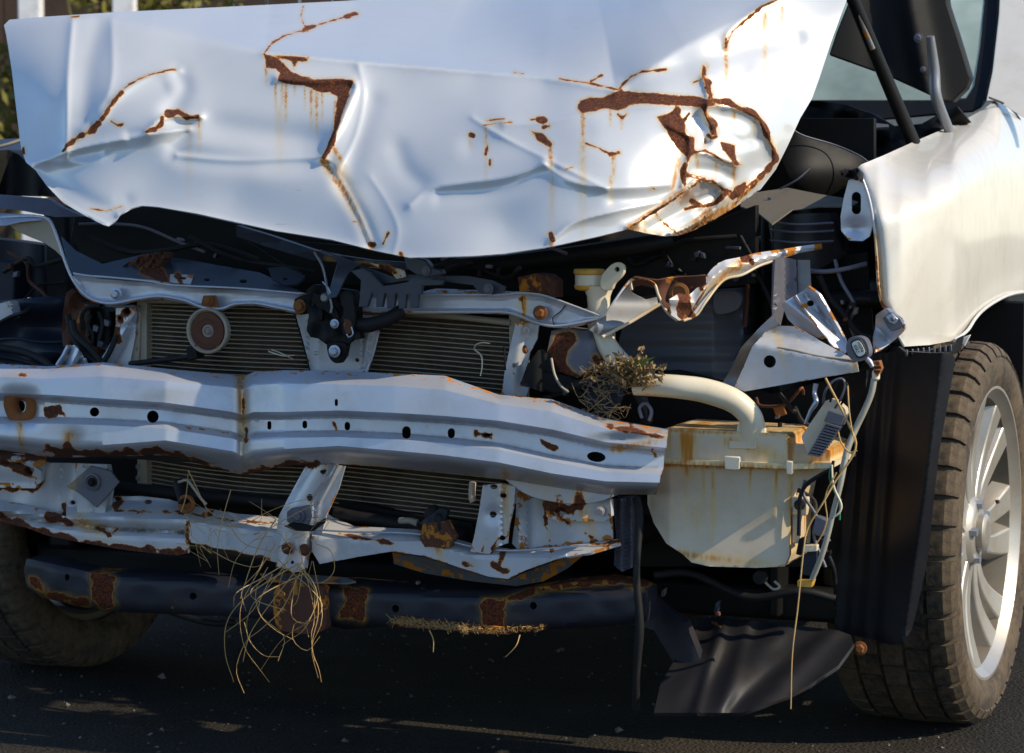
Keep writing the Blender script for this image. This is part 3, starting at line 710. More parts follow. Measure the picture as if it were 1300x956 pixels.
# ================================================================== BUMPER BEAM
bx = [-80, 0, 60, 130, 210, 296, 305, 312, 322, 360, 430, 500, 565, 633, 701, 768, 850]
bt = [462, 462, 465, 460, 468, 476, 477.5, 477, 472, 470, 471, 474, 477, 501, 507, 531, 545]
b1 = [476, 476, 478, 475, 481, 489, 492, 492, 486, 484, 485, 487, 492, 510, 520, 541, 552]
bA = [504, 504, 506, 511, 516, 528, 531, 531, 528, 528, 526, 529, 533, 539, 550, 566, 574]
bB = [533, 533, 533, 535, 539, 552, 556, 556, 553, 551, 550, 553, 558, 566, 581, 594, 598]
bC = [560, 562, 569, 572, 566, 580, 585, 586, 581, 577, 573, 579, 585, 594, 608, 618, 620]
bD = [576, 575, 581, 580, 578, 600, 604, 603, 600, 591, 589, 594, 600, 607, 618, 628, 628]
bk = np.interp(bx, [-80, 0, 130, 250, 306, 360, 480, 633, 768, 850], [.05, .035, .01, .012, .055, .012, .0, .006, .03, .05])
def kb(off): return [a + off for a in bk]
def up(a, d): return [v + d for v in a]
brow = [(bt, kb(.055)), (b1, kb(.006)), (up(b1, 3), kb(.001)), (up(b1, 6), kb(0)), (up(bA, -5), kb(-.005)), (up(bA, -2), kb(.000)), (up(bA, 2), kb(.018)), (up(bA, 5), kb(.021)), (up(bB, -4), kb(.019)), (up(bB, -1), kb(.015)), (up(bB, 2), kb(.004)), (up(bB, 5), kb(.0)), (up(bC, -7), kb(-.003)), (up(bC, -3), kb(.0)), (up(bC, 1), kb(.008)), (bD, kb(.07))]
bf0 = kfield((bx, brow))
def beamk(X, Y):
    k = bf0(X, Y)
    k = k + 0.007 * np.exp(-((X - 309) / 5) ** 2)            # the sharp fold
    k = k + 0.004 * np.exp(-(((X - 345) / 22) ** 2 + ((Y - 500) / 22) ** 2)) - 0.003 * np.exp(-(((X - 210) / 55) ** 2 + ((Y - 490) / 12) ** 2))
    k = k + 0.006 * np.exp(-(((X - 95) / 12) ** 2 + ((Y - 562) / 12) ** 2)) + 0.006 * np.exp(-(((X - 780) / 40) ** 2 + ((Y - 560) / 9) ** 2)) - .005 * np.exp(-(((X - 800) / 35) ** 2 + ((Y - 547) / 7) ** 2))
    k = k + 0.0005 * np.sin(X / 17 + np.sin(Y / 13)) + .0003 * np.sin(Y / 9 + X / 31)
    k = k + 0.010 * np.exp(-(((X - 25) / 26) ** 4 + ((Y - 516) / 22) ** 4))
    return k
beam_out = [(x, y) for x, y in zip(bx, bt) if x != 633 and x != 701 and x != 768] 
beam_out = [(x, y) for x, y in zip(bx, bt) if x <= 565] + [(600, 479), (612, 482), (636, 502), (665, 501), (684, 501), (714, 508), (745, 521), (768, 531), (802, 538), (846, 546), (848, 553), (842, 585), (833, 628)] + [(x, y) for x, y in zip(bx, bD) if x < 830][::-1]
bholes = [circle(25, 516, 7, 8), circle(120, 523, 6), circle(194, 529, 7.5, 8), slot(342, 540, 5, 11), slot(387, 539, 6, 10), slot(441, 541, 7, 11), slot(516, 549, 11, 16), slot(573, 550, 9, 13), circle(757, 580, 12, 6.5, rot=.12), slot(427, 511, 4, 9), circle(618, 552, 5, 2.2)]
bys = [bt, b1, up(b1, 3), up(b1, 6), up(bA, -5), up(bA, -2), up(bA, 2), up(bA, 5), up(bB, -4), up(bB, -1), up(bB, 2), up(bB, 5), up(bC, -7), up(bC, -3), up(bC, 1), bD]
SUB = [1, 1, 1, 3, 1, 2, 1, 4, 1, 1, 1, 4, 2, 2, 3]
NX = 330; V = []; rows_ = []
for a in range(len(bys) - 1):
    for q in range(SUB[a]): rows_.append((a, q / SUB[a]))
rows_.append((len(bys) - 2, 1.0))
sg = np.linspace(0, 1, NX); NR = len(rows_)
topx = [x for x in bx]; 
for a, t in rows_:
    xr = 848 - 15 * ((a + t) / (len(bys) - 1)) ** 1.5
    X = -80 + (xr + 80) * sg
    Y = np.interp(X, bx, bys[a]) * (1 - t) + np.interp(X, bx, bys[a + 1]) * t
    V.append(Q(X, Y, beamk(X, Y)))
V = np.array(V); dU = np.gradient(V, axis=1); dV = np.gradient(V, axis=0)
NN = np.cross(dV, dU); NN /= np.maximum(np.linalg.norm(NN, axis=2)[..., None], 1e-9)
NN[NN[..., 1] > 0] *= -1
Bk = V - NN * .003; n_ = NR * NX
Fc = []
for a in range(NR - 1):
    for q in range(NX - 1):
        i0 = a * NX + q; Fc.append((i0, i0 + NX, i0 + NX + 1, i0 + 1)); Fc.append((n_ + i0, n_ + i0 + 1, n_ + i0 + NX + 1, n_ + i0 + NX))
for q in range(NX - 1):
    Fc.append((q, q + 1, n_ + q + 1, n_ + q)); e0 = (NR - 1) * NX + q; Fc.append((e0 + 1, e0, n_ + e0, n_ + e0 + 1))
for a in range(NR - 1):
    i0 = a * NX; Fc.append((i0 + NX, i0, n_ + i0, n_ + i0 + NX)); i0 = a * NX + NX - 1; Fc.append((i0, i0 + NX, n_ + i0 + NX, n_ + i0))
beam = link('bumper_beam', np.vstack([V.reshape(-1, 3), Bk.reshape(-1, 3)]), Fc, 'silver', car, smooth=0)
cv, cf = [], []
for h in bholes:
    m = len(h); b0 = len(cv); P0 = Q(h[:, 0], h[:, 1], -.08); P1 = Q(h[:, 0], h[:, 1], .11); cv += list(P0) + list(P1)
    cf += [(b0 + i, b0 + (i + 1) % m, b0 + m + (i + 1) % m, b0 + m + i) for i in range(m)] + [tuple(b0 + i for i in reversed(range(m))), tuple(b0 + m + i for i in range(m))]
cut = link('cutter', cv, cf, 'black', car, smooth=0)
import bmesh
for o_ in (cut, beam):
    b_ = bmesh.new(); b_.from_mesh(o_.data); bmesh.ops.recalc_face_normals(b_, faces=b_.faces); b_.to_mesh(o_.data); b_.free()
md = beam.modifiers.new('holes', 'BOOLEAN'); md.operation = 'DIFFERENCE'; md.object = cut; md.solver = 'EXACT'
bpy.context.view_layer.update()
me = bpy.data.meshes.new_from_object(beam.evaluated_get(bpy.context.evaluated_depsgraph_get()))
beam.modifiers.clear(); beam.data = me; bpy.data.objects.remove(cut)
me.shade_smooth(); me.set_sharp_from_angle(angle=math.radians(32))
co = np.zeros(len(me.vertices) * 3); me.vertices.foreach_get('co', co); pxy = px_of(co.reshape(-1, 3))
for nm, val in (('rust', PW.rust(pxy)), ('stain', PW.stain(pxy))):
    at_ = me.attributes.new(nm, 'FLOAT', 'POINT'); at_.data.foreach_set('value', val.astype(np.float32))
print('BEAM', len(me.vertices), len(me.polygons))
# rusty pressed boss round the left hole, and a black sheet behind the face for the shade in its holes
V = []; Fc = []
c = Q(25, 516, .05); s = PX(.05, 0)
for rad, yy in ((24, .004), (21, -.003), (17, -.006), (11, -.004), (8, .004), (7, .014)):
    for j in range(28):
        a = 2 * math.pi * j / 28; w = 1 + .04 * math.sin(3 * a + rad)
        V.append((c[0] + rad * w * s * math.cos(a), c[1] + yy + .002 * math.sin(2 * a), c[2] + rad * w * s * math.sin(a) * 1.05))
for i in range(5):
    for j in range(28): Fc.append((i * 28 + j, i * 28 + (j + 1) % 28, (i + 1) * 28 + (j + 1) % 28, (i + 1) * 28 + j))
link('rusty_boss', V, Fc, 'oldrust', beam, smooth=60)
plate('hole_shade_sheet', [(-80, 480), (300, 492), (560, 492), (700, 520), (820, 560), (810, 612), (600, 590), (430, 580), (300, 590), (-80, 570)], .085, 'black', beam, t=.003, label='black sheet inside the bumper beam standing in for shade in its holes')
# crash-box stub under the right end and the left end
plate('crash_box', [(633, 600), (690, 608), (770, 618), (775, 632), (740, 640), (700, 637), (668, 628), (645, 612)], .10, 'silver', beam, t=.09, wear=PW, cr=30)

# ================================================================== RADIATOR
rad_top = lambda x: 382 + (x - 185) * 0.05 - 4 * np.sin((x - 185) / 460 * math.pi)
rad_bot = lambda x: 616 + (x - 185) * 0.115
radr = bpy.data.objects.new('radiator', None); COL.objects.link(radr); radr.parent = car
def radk(x): return .215 + .012 * np.sin((np.asarray(x, float) - 185) / 460 * math.pi)
xs = np.linspace(184, 648, 13)
NT = 45
def rad_y(x, t):
    sag = 6 * np.sin(np.clip((x - 185) / 215, 0, 1) * math.pi) * (0.3 + t)
    return rad_top(x) + (rad_bot(x) - rad_top(x)) * t + sag * 0.6
for i in range(NT):
    t = i / (NT - 1); ph = RNG.uniform(0, 6)
    yy = rad_y(xs, t) + 0.35 * np.sin(xs / 37 + ph)
    V = []; Fc = []
    for dy, dk in ((-0.62, 0), (0.62, 0), (0.62, .02), (-0.62, .02)):
        V += list(Q(xs, yy + dy, radk(xs) + dk))
    n = len(xs)
    for a in range(4):
        b = (a + 1) % 4
        for j in range(n - 1): Fc.append((a * n + j, b * n + j, b * n + j + 1, a * n + j + 1))
    Fc += [(0, 3 * n, 2 * n, n), (n - 1, 2 * n - 1, 3 * n - 1, 4 * n - 1)]
    link('cooling_tube', V, Fc, 'tube', radr, smooth=0)
V = []; Fc = []
fx = np.arange(185, 647, 1.7)
for i in range(NT - 1):
    t0 = i / (NT - 1); t1 = (i + 1) / (NT - 1)
    ya = rad_y(fx, t0) + .6; yb = rad_y(fx, t1) - .6
    z = np.where(np.arange(len(fx)) % 2 == 0, ya, yb) + RNG.uniform(-.3, .3, len(fx))
    kk = radk(fx) + .0025 + RNG.uniform(-.0012, .0012, len(fx)); b = len(V)
    V += list(Q(fx, z, kk)) + list(Q(fx, z, kk + .016)); n = len(fx)
    Fc += [(b + j, b + j + 1, b + n + j + 1, b + n + j) for j in range(n - 1)]
o = link('corrugated_fins', V, Fc, 'fin', radr, smooth=0); o['kind'] = 'stuff'
plate('core_backing', [(186, 383), (300, 388), (420, 394), (646, 408), (640, 668), (186, 616)], lambda X, Y: radk(X) + .006, 'finback', radr, t=.02, sp=12)
for nm, a, b in (('side_tank', 174, 186), ('side_tank', 646, 660)):
    plate(nm, [(a, 376), (b, 376), (b, 640), (a, 640)], .20, 'tube', radr, t=.05)
for yy in (392, 405, 420, 440, 590, 604): plate('tank_clip', [(172, yy), (176, yy), (176, yy + 6), (172, yy + 6)], .195, 'grey', radr, t=.004)
tube('top_header', [(186, 381, .2), (300, 384, .2), (420, 390, .2), (520, 396, .2), (648, 410, .2)], 4, 'tube', radr)
tube('end_cap', [(600, 612, .19), (599, 630, .19), (601, 637, .19)], 4.5, 'cream', radr)

# ================================================================== UPPER CORE SUPPORT
csup = bpy.data.objects.new('core_support', None); COL.objects.link(csup); csup.parent = car
topL = [(96, 350), (112, 351), (129, 352), (150, 354), (169, 356), (190, 357), (205, 359.5), (220, 363), (260, 364.5), (305, 367), (345, 371), (388, 374)]
botL = [(90, 352), (96, 362), (104, 372), (118, 382), (142, 386), (160, 384), (176, 380), (203, 377.5), (234, 382), (257, 391), (281, 393), (298, 387), (325, 386), (352, 391), (376, 396)]
def kcs(X, Y): return .15 + .004 * np.sin(X / 20) + .008 * np.exp(-((X - 270) / 30) ** 2)
plate('upper_crossmember', topL + botL[::-1], lambda X, Y: kcs(X, Y) + .006 * np.clip(np.minimum((Y - np.interp(X, *zip(*topL))) / 4, (np.interp(X, *zip(*botL)) - Y) / 4), 0, 1), 'silver', csup, t=.004, sp=3.5, wear=PW, smooth=60)
tube('rolled_edge', [(2, 276, .17), (25, 275, .16), (48, 275, .155), (62, 279, .15), (69, 292, .148), (76, 312, .146), (83, 333, .144), (92, 354, .142), (105, 371, .142), (120, 381, .142), (142, 385, .142), (176, 379, .142), (203, 376, .142), (234, 381, .146), (257, 390, .15), (281, 392, .15), (298, 386, .148), (325, 385, .146), (352, 390, .144), (376, 395, .144)], 2.0, 'silver', csup, n=90, nseg=8)
tube('rolled_edge', [(93, 347, .146), (112, 350, .146), (150, 353, .146), (190, 357, .146), (220, 362, .146), (305, 366, .146), (386, 373, .146)], 1.4, 'silver', csup, n=50, nseg=8)
# dark blue top shelf behind the bright edge, and the left riser
plate('top_shelf', [(78, 300), (96, 318), (130, 335), (185, 322), (240, 330), (330, 346), (386, 372), (305, 366), (220, 362), (190, 357), (129, 352), (94, 349), (85, 330)],
      lambda X, Y: .15 + np.clip((np.interp(X, [78, 94, 129, 190, 220, 305, 390], [345, 349, 352, 357, 362, 366, 373]) - Y) * .0028, 0, .3), 'bluesteel', csup, t=.003, sp=6, wear=PW, holes=[circle(232, 352, 5, 2.2), circle(263, 355, 4, 2), circle(309, 357, 5, 2.5)])
plate('weld_patch', [(216, 348), (246, 349), (242, 360), (213, 358)], lambda X, Y: .148 + np.clip((362 - Y) * .0028, 0, .3), 'white', csup, t=.002, sp=4, wear=PW, holes=[circle(232, 353, 5, 2.4)])
plate('left_wing', [(0, 270), (20, 271), (44, 272), (62, 276), (50, 279), (25, 281), (8, 285), (-40, 288), (-60, 270)], lambda X, Y: .16 + (285 - Y) * .003, 'silver', csup, t=.003, sp=6)
plate('left_gusset', [(9, 284), (22, 279), (44, 276), (60, 278), (68, 292), (76, 316), (80, 328), (70, 318), (55, 308), (38, 301), (22, 294)], lambda X, Y: .165 + .02 * np.sin(X / 25), 'beige', csup, t=.003, sp=5)
plate('left_fairing', [(-40, 244), (20, 249), (60, 252), (75, 262), (105, 275), (70, 276), (30, 268), (-40, 260)], lambda X, Y: .19 + (X + 40) * .0002 + (270 - Y) * .001, 'greybox', csup, t=.02, sp=8, bevel=.002)
bolt(148, 373, .147, 8, 'bolt', csup); bolt(265, 382, .146, 7, 'oldrust', csup); bolt(381, 389, .13, 9, 'oldrust', csup)
plate('horn_bracket', [(258, 375), (274, 375), (278, 394), (274, 402), (256, 402), (253, 394)], .150, 'oldrust', csup, t=.003)
# right half of crossmember and its twisted end
topR = [(452, 372), (528, 374), (600, 373), (633, 375), (655, 372), (687, 375), (718, 386), (745, 396), (764, 402)]
botR = [(452, 394), (515, 396), (599, 396), (647, 397), (663, 403), (680, 410), (700, 414), (722, 415), (742, 410), (764, 403)]
plate('upper_crossmember', topR + botR[::-1], lambda X, Y: .15 - .02 * np.clip((X - 640) / 120, 0, 1) + .006 * np.clip(np.minimum((Y - np.interp(X, *zip(*topR))) / 4, (np.interp(X, *zip(*botR)) - Y) / 4), 0, 1), 'silver', csup, t=.004, sp=3.5, wear=PW, smooth=60, label='right half of the upper crossmember with a twisted pale end')
tube('rolled_edge', [(515, 396, .146), (600, 396, .146), (647, 397, .146), (680, 409, .14), (705, 414, .134), (740, 409, .13), (764, 402, .128), (778, 385, .13), (790, 368, .14), (799, 357, .15)], 1.6, 'white', csup, n=50, nseg=8)
tube('rolled_edge', [(528, 374, .146), (633, 374, .146), (660, 372, .146), (690, 375, .14), (730, 389, .134), (764, 402, .128)], 1.3, 'white', csup, n=40, nseg=8)
plate('top_shelf', [(528, 373), (552, 366), (600, 368), (640, 369), (660, 371), (633, 374)], lambda X, Y: .15 + (374 - Y) * .008, 'silver', csup, t=.003, sp=5, holes=[circle(565, 370, 4, 1.4), circle(592, 370, 4, 1.4)])
plate('twisted_end', [(748, 419), (764, 404), (780, 384), (799, 362), (803, 372), (820, 380), (834, 377), (836, 387), (800, 409), (768, 428), (758, 425)], lambda X, Y: .16 + (X - 748) * .0008 + .012 * np.sin((Y - 360) / 12), 'grey', csup, t=.004, sp=5, wear=PW)
tube('rolled_edge', [(764, 428, .15), (800, 409, .19), (838, 386, .22)], 2.2, 'cream', csup)
bolt(686, 397, .135, 9.5, 'oldrust', csup)
tube('panel_crack', [(718, 387, .140), (712, 395, .140), (702, 404, .140), (704, 414, .140)], .7, 'black', csup)
bolt(529, 385, .146, 5, 'bolt', csup)
plate('rusty_mount', [(657, 352), (672, 349), (678, 347), (693, 349), (703, 357), (703, 378), (690, 377), (676, 373), (660, 371)], lambda X, Y: .17 + .003 * np.sin(X * .5) * np.cos(Y * .4), 'rusty', csup, t=.05, sp=4, bevel=.003)
plate('rust_lump', [(148, 347), (160, 335), (172, 328), (188, 322), (210, 321), (203, 335), (195, 348), (180, 354), (160, 353)], lambda X, Y: .2 + .008 * np.sin(X * .6) * np.cos(Y * .5), 'rusty', csup, t=.03, sp=4, cr=26)
plate('rust_lump', [(132, 343), (140, 341), (143, 347), (135, 349)], .19, 'oldrust', csup, t=.012)
# centre latch support
plate('latch_support', [(374, 397), (383, 397), (470, 400), (484, 400), (480, 425), (473, 450), (466, 474), (394, 474), (386, 440)], lambda X, Y: .17 + .006 * (np.abs(X - 425) > 34) - .004 * np.exp(-((X - 405) / 3) ** 2) - .006 * np.exp(-((X - 474 + (Y - 410) * .2) / 3) ** 2), 'white', csup, t=.004, sp=4, holes=[circle(453, 457, 2.6)], wear=PW)
tube('rolled_edge', [(374, 398, .165), (383, 430, .165), (394, 472, .165)], 1.0, 'black', csup)
tube('rolled_edge', [(481, 420, .163), (474, 448, .163), (465, 474, .163)], 1.6, 'silver', csup)
for dy in (0, 3.4): plate('stamped_mark', [(398.5, 446 + dy), (403, 446 + dy), (403, 447 + dy), (398.5, 447 + dy)], .1645, 'grey', csup, t=.001)
# left radiator-side bracket
plate('left_bracket', [(147, 391), (172, 390), (174, 398), (172, 425), (169, 440), (164, 468), (120, 468), (132, 450), (143, 430), (147, 412)], lambda X, Y: .19 - .014 * np.exp(-(((X - 152 + (Y - 430) * .5)) / 7) ** 2) + .006 * np.exp(-((Y - 412) / 2.5) ** 2), 'silver', csup, t=.004, sp=4, wear=PW, holes=[circle(161, 395, 4.2, 4), circle(152, 404, 2.5)])
plate('left_bracket_flange', [(170, 392), (174, 392), (178, 400), (176, 470), (165, 470)], .195, 'tube', csup, t=.02)
plate('pressed_corner', [(72, 464), (80, 452), (86, 440), (94, 438), (104, 448), (110, 462), (106, 470), (78, 470)], lambda X, Y: .16 + .01 * np.sin(X / 3.2 + Y / 8), 'silver', csup, t=.004, sp=3)
plate('thin_blade', [(130, 386), (172, 388), (172, 390), (150, 391), (136, 390)], .165, 'greybox', csup, t=.02)
# right vertical strut
plate('right_strut', [(655, 409), (664, 408), (684, 412), (682, 430), (673, 447), (668, 470), (661, 490), (672, 492), (668, 503), (636, 503), (641, 470), (648, 438)], lambda X, Y: .165 + .01 * np.clip((X - (664 + (409 - Y) * .15)) / 8, 0, 1), 'white', csup, t=.004, sp=4, wear=PW, holes=[circle(653, 464, 3), circle(666, 443, 3, 5), circle(652, 474, 1)])
bolt(668, 420, .16, 5, 'white', csup); bolt(667, 445, .16, 4, 'oldrust', csup)

# ================================================================== HORN
horn = bpy.data.objects.new('horn', None); COL.objects.link(horn); horn.parent = car
def disc(name, x, y, k, prof, mat, parent, n=36, tilt=0):
    c = Q(x, y, k); s = PX(k, x); V = []; Fc = []
    for rad, yy in prof:
        for j in range(n):
            a = 2 * math.pi * j / n; V.append((c[0] + rad * s * math.cos(a), c[1] + yy * s, c[2] + rad * s * math.sin(a)))
    for i in range(len(prof) - 1):
        for j in range(n): Fc.append((i * n + j, i * n + (j + 1) % n, (i + 1) * n + (j + 1) % n, (i + 1) * n + j))
    if prof[-1][0] > 0: Fc.append(tuple(range((len(prof) - 1) * n, len(prof) * n)))
    return link(name, V, Fc, mat, parent, smooth=35)
disc('horn_body', 264, 420, .13, [(20, 14), (27, 10), (29, 2), (29, -3), (27.5, -4.5), (26, -4), (25, -1), (24, 0)], 'tube', horn)
disc('horn_diaphragm', 264, 420, .13, [(25, 1), (23, -2), (16, -3.5), (13, -2), (9, -2.5), (8, 0), (7, 0.5), (5.5, 0)], 'rusty', horn)
bolt(265, 421, .13, 5, 'grey', horn)
tube('wire_harness', [(165, 462, .17), (200, 458, .16), (225, 455, .15), (242, 452, .14), (247, 446, .13)], 3.5, 'rubber', horn)
plate('connector', [(236, 440), (248, 438), (250, 455), (238, 458)], .125, 'black', horn, t=.03)

# ================================================================== LEFT HEADLAMP REMAINS
lamp = bpy.data.objects.new('headlamp_remains', None); COL.objects.link(lamp); lamp.parent = car
plate('lamp_mount', [(84, 372), (92, 366), (104, 384), (122, 392), (148, 392), (146, 420), (140, 440), (130, 455), (112, 452), (95, 440), (80, 440), (78, 420), (80, 395)], lambda X, Y: .24 + .014 * np.sin(X / 6) * np.sin(Y / 9), 'rusty', lamp, t=.03, sp=5)
plate('lamp_socket', [(108, 396), (118, 388), (132, 392), (146, 398), (142, 425), (135, 445), (120, 440), (108, 425)], lambda X, Y: .22 + .01 * np.cos(X / 4), 'black', lamp, t=.03, sp=4)
for pts, r in ((((106, 418, .2), (104, 400, .19), (112, 390, .19), (128, 388, .19)), 3), (((92, 408, .19), (96, 424, .18), (112, 440, .17), (122, 452, .17), (130, 462, .17)), 4.5), (((86, 400, .2), (92, 425, .19), (105, 445, .18), (125, 462, .17)), 4), (((148, 425, .18), (140, 445, .17), (130, 462, .165)), 3.5), (((116, 400, .2), (112, 412, .2), (118, 425, .2), (116, 440, .19)), 2), (((126, 396, .2), (130, 412, .2), (126, 432, .19)), 2.5)):
    tube('cable', pts, r, 'rubber', lamp)
for x, y in ((118, 412), (124, 432), (132, 405)): plate('broken_clip', [(x, y), (x + 7, y + 3), (x + 5, y + 10), (x - 1, y + 8)], .2, 'greybox', lamp, t=.01)
bolt(108, 457, .16, 2.4, 'bolt', lamp)
# left side cavity: air-intake box, duct, plug block
plate('intake_box', [(-40, 300), (10, 305), (62, 312), (78, 325), (88, 372), (86, 378), (-40, 378)], lambda X, Y: .42 + .01 * np.sin(X / 9), 'navy', car, t=.06, sp=8, bevel=.004)
plate('intake_box_lid', [(-40, 330), (18, 333), (18, 384), (-40, 388)], .36, 'navy', car, t=.05, bevel=.004)
plate('fallen_duct', [(-40, 385), (20, 380), (60, 376), (84, 382), (82, 405), (84, 440), (66, 462), (40, 462), (-40, 458)], lambda X, Y: .30 + .018 * np.sin(Y / 11 + X / 40) + .008 * np.sin(X / 17 - Y / 8), 'navy', car, t=.05, sp=6, smooth=70)
tube('duct_seam', [(-20, 432, .28), (20, 430, .27), (50, 434, .27), (84, 434, .27)], 2, 'navy', car)
tube('cable', [(-10, 440, .2), (25, 446, .2), (50, 455, .19), (68, 468, .17)], 5, 'rubber', car)
tube('cable', [(-10, 452, .18), (20, 456, .18), (45, 463, .17), (60, 470, .16)], 3, 'black', car)
pb = plate('plug_block', [(-4, 386), (12, 382), (16, 398), (14, 404), (-4, 408)], .24, 'white', car, t=.03)
for i in range(4): plate('plug_pin', [(11, 385 + i * 5), (17, 386 + i * 5), (17, 387.5 + i * 5), (11, 387 + i * 5)], .235, 'bolt', pb, t=.004)
tube('cable', [(0, 410, .22), (15, 402, .22), (30, 397, .21), (38, 392, .22)], 3, 'black', car)
tube('cable', [(30, 380, .37), (50, 362, .37), (70, 360, .37), (82, 358, .36)], 1.5, 'black', car)

# ================================================================== LATCH
la = bpy.data.objects.new('hood_latch', None); COL.objects.link(la); la.parent = car
plate('latch_plate', [(390, 368), (398, 361), (406, 362), (410, 372), (430, 366), (450, 369), (455, 390), (456, 417), (458, 430), (446, 432), (440, 437), (437, 452), (431, 461), (424, 460), (418, 452), (415, 438), (404, 430), (394, 428), (389, 419), (392, 400), (388, 392)], lambda X, Y: .12 + .006 * np.sin(X / 5) * np.sin(Y / 7), 'black', la, t=.018, sp=5, bevel=.002, holes=[circle(428, 462.5, 0.1)])
plate('latch_ear', [(373, 380), (380, 376), (392, 372), (392, 398), (380, 400), (374, 396)], .135, 'black', la, t=.012, bevel=.002)
plate('latch_hook', [(398, 372), (412, 378), (424, 390), (430, 405), (420, 400), (408, 392), (400, 388)], .105, 'black', la, t=.01, cr=22)
plate('latch_pawl', [(430, 372), (446, 374), (450, 400), (448, 420), (438, 428), (432, 410), (436, 395)], .107, 'rubber', la, t=.012, cr=20)
plate('latch_lower_tab', [(416, 436), (438, 436), (437, 452), (430, 461), (423, 460), (417, 452)], .112, 'black', la, t=.012, cr=20)
disc('pivot', 412, 378, .1, [(6, 8), (6, 0), (4, -3), (2, -3)], 'grey', la, 16)
bolt(425, 411, .1, 6, 'bolt', la); bolt(425, 446, .105, 8, 'bolt', la); bolt(381, 389, .128, 9, 'oldrust', la)
plate('rusty_spring', [(437, 405), (444, 408), (446, 422), (440, 424), (436, 415)], .1, 'rusty', la, t=.01, cr=14)
tube('return_spring', [(446, 415, .1), (448, 424, .1), (443, 428, .1), (440, 424, .1)], 1, 'bolt', la)
tube('latch_cable', [(399, 320, .12), (408, 335, .11), (413, 352, .11), (416, 368, .1), (421, 388, .1), (420, 397, .1)], 1.6, 'grey', la)
tube('latch_rod', [(410, 358, .11), (417, 366, .1), (421, 377, .1)], 1.3, 'bolt', la)
for i in range(6):
    x = 396 + i * 9 + random.uniform(-2, 2); y = 376 + (i * 17) % 34
    plate('latch_rib', [(x, y), (x + 4, y + 1), (x + 3, y + 14), (x - 1, y + 13)], .112, 'black', la, t=.01)
tube('black_hose', [(452, 412, .125), (466, 413, .12), (482, 409, .12), (498, 402, .125), (511, 393, .13)], [9, 9.5, 9, 9, 8], 'rubber', la)
plate('release_lever', [(406, 316), (425, 323), (440, 330), (457, 336), (450, 341), (442, 348), (433, 364), (427, 377), (415, 380), (417, 370), (423, 350), (428, 334), (422, 327), (408, 322)], lambda X, Y: .10 + .004 * np.sin(Y / 9), 'bluesteel', la, t=.005, sp=6)
plate('toothed_guard', [(445, 344), (457, 341), (468, 346), (476, 352), (486, 363), (500, 361), (517, 358), (526, 352), (545, 354), (563, 356), (560, 362), (536, 363), (535, 374), (531, 374), (530, 391), (521, 391), (520, 374), (516, 374), (514, 392), (506, 392), (505, 373), (502, 373), (500, 391), (491, 391), (491, 373), (488, 373), (485, 390), (477, 390), (478, 372), (472, 372), (470, 378), (466, 389), (455, 390), (457, 374), (458, 356)], lambda X, Y: .10 + .003 * np.sin(X / 11), 'bluesteel', la, t=.01, sp=6, bevel=.001)
plate('pivot_block', [(513, 327), (520, 324), (540, 330), (548, 340), (560, 343), (562, 348), (545, 352), (528, 349), (516, 341)], .085, 'bluesteel', la, t=.02, bevel=.002)
bolt(541, 344, .083, 6, 'greybox', la)
plate('long_lever', [(455, 338), (475, 343), (500, 352), (515, 349), (560, 350), (590, 350), (625, 356), (642, 364), (640, 371), (625, 374), (608, 372), (601, 362), (560, 357), (515, 356), (490, 360), (470, 352)], lambda X, Y: .125 + .0001 * (X - 455), 'bluesteel', la, t=.006, sp=7)
bolt(620, 367, .125, 7, 'greybox', la)
tube('bent_rod', [(545, 342, .1), (560, 337, .1), (580, 332, .11), (600, 330, .12)], 3, 'black', la)
plate('torn_paint_flap', [(470, 334), (484, 336), (500, 339), (512, 343), (514, 352), (504, 354), (496, 346), (482, 340)], lambda X, Y: .12 + .004 * np.sin(X / 4), 'white', la, t=.004, sp=4, wear=Wear().line(3, (480, 337), (500, 345), (512, 352)).line(2.5, (475, 333), (490, 338)))
plate('crossbar', [(300, 286), (340, 298), (400, 318), (430, 324), (470, 330), (515, 333), (515, 343), (470, 340), (430, 333), (396, 330), (335, 312), (300, 300)], lambda X, Y: .15 + .004 * np.sin(Y / 4), 'bluesteel', la, t=.02, sp=7, bevel=.002, wear=Wear().line(2.5, (455, 336), (490, 340)).line(3, (418, 326), (421, 330)))
plate('shelf_bracket', [(340, 340), (370, 338), (388, 350), (378, 360), (362, 362), (345, 354)], lambda X, Y: .17 + .001 * (360 - Y), 'bluesteel', la, t=.006, sp=6, holes=[circle(362, 354, 3, 1.8)])
tube('release_cable', [(308, 302, .16), (330, 315, .15), (360, 335, .14), (385, 348, .13)], 1.5, 'black', la)
tube('dark_pipe', [(520, 335, .2), (600, 338, .2), (700, 328, .22), (790, 315, .25), (850, 305, .3)], 12, 'black', car)

# ================================================================== RIGHT SIDE ENGINE BAY
wash = bpy.data.objects.new('washer_tank', None); COL.objects.link(wash); wash.parent = car
TW = Wear().drip(9, 1.6, (873, 543), (873, 600)).drip(2.5, 1.2, (838, 546), (1005, 552)).drip(3, 1.2, (1004, 552), (1004, 715)).drip(2.5, 1.2, (828, 590), (1056, 597)).drip(9, .8, (1056, 572), (1010, 600)).drip(7, 1.1, (873, 545), (873, 584)).drip(3, .8, (850, 545), (850, 580)).drip(2.4, .7, (952, 594), (952, 625)).drip(2.4, .6, (893, 590), (893, 640)).drip(2, .5, (884, 545), (884, 575)).drip(4, .8, (1000, 545), (1003, 600)).drip(3, .6, (985, 600), (985, 650)).drip(3, .7, (840, 586), (1055, 592)).drip(6, .6, (860, 703), (1000, 720)).drip(3, .6, (905, 600), (905, 690)).drip(9, .5, (925, 560), (1050, 600))
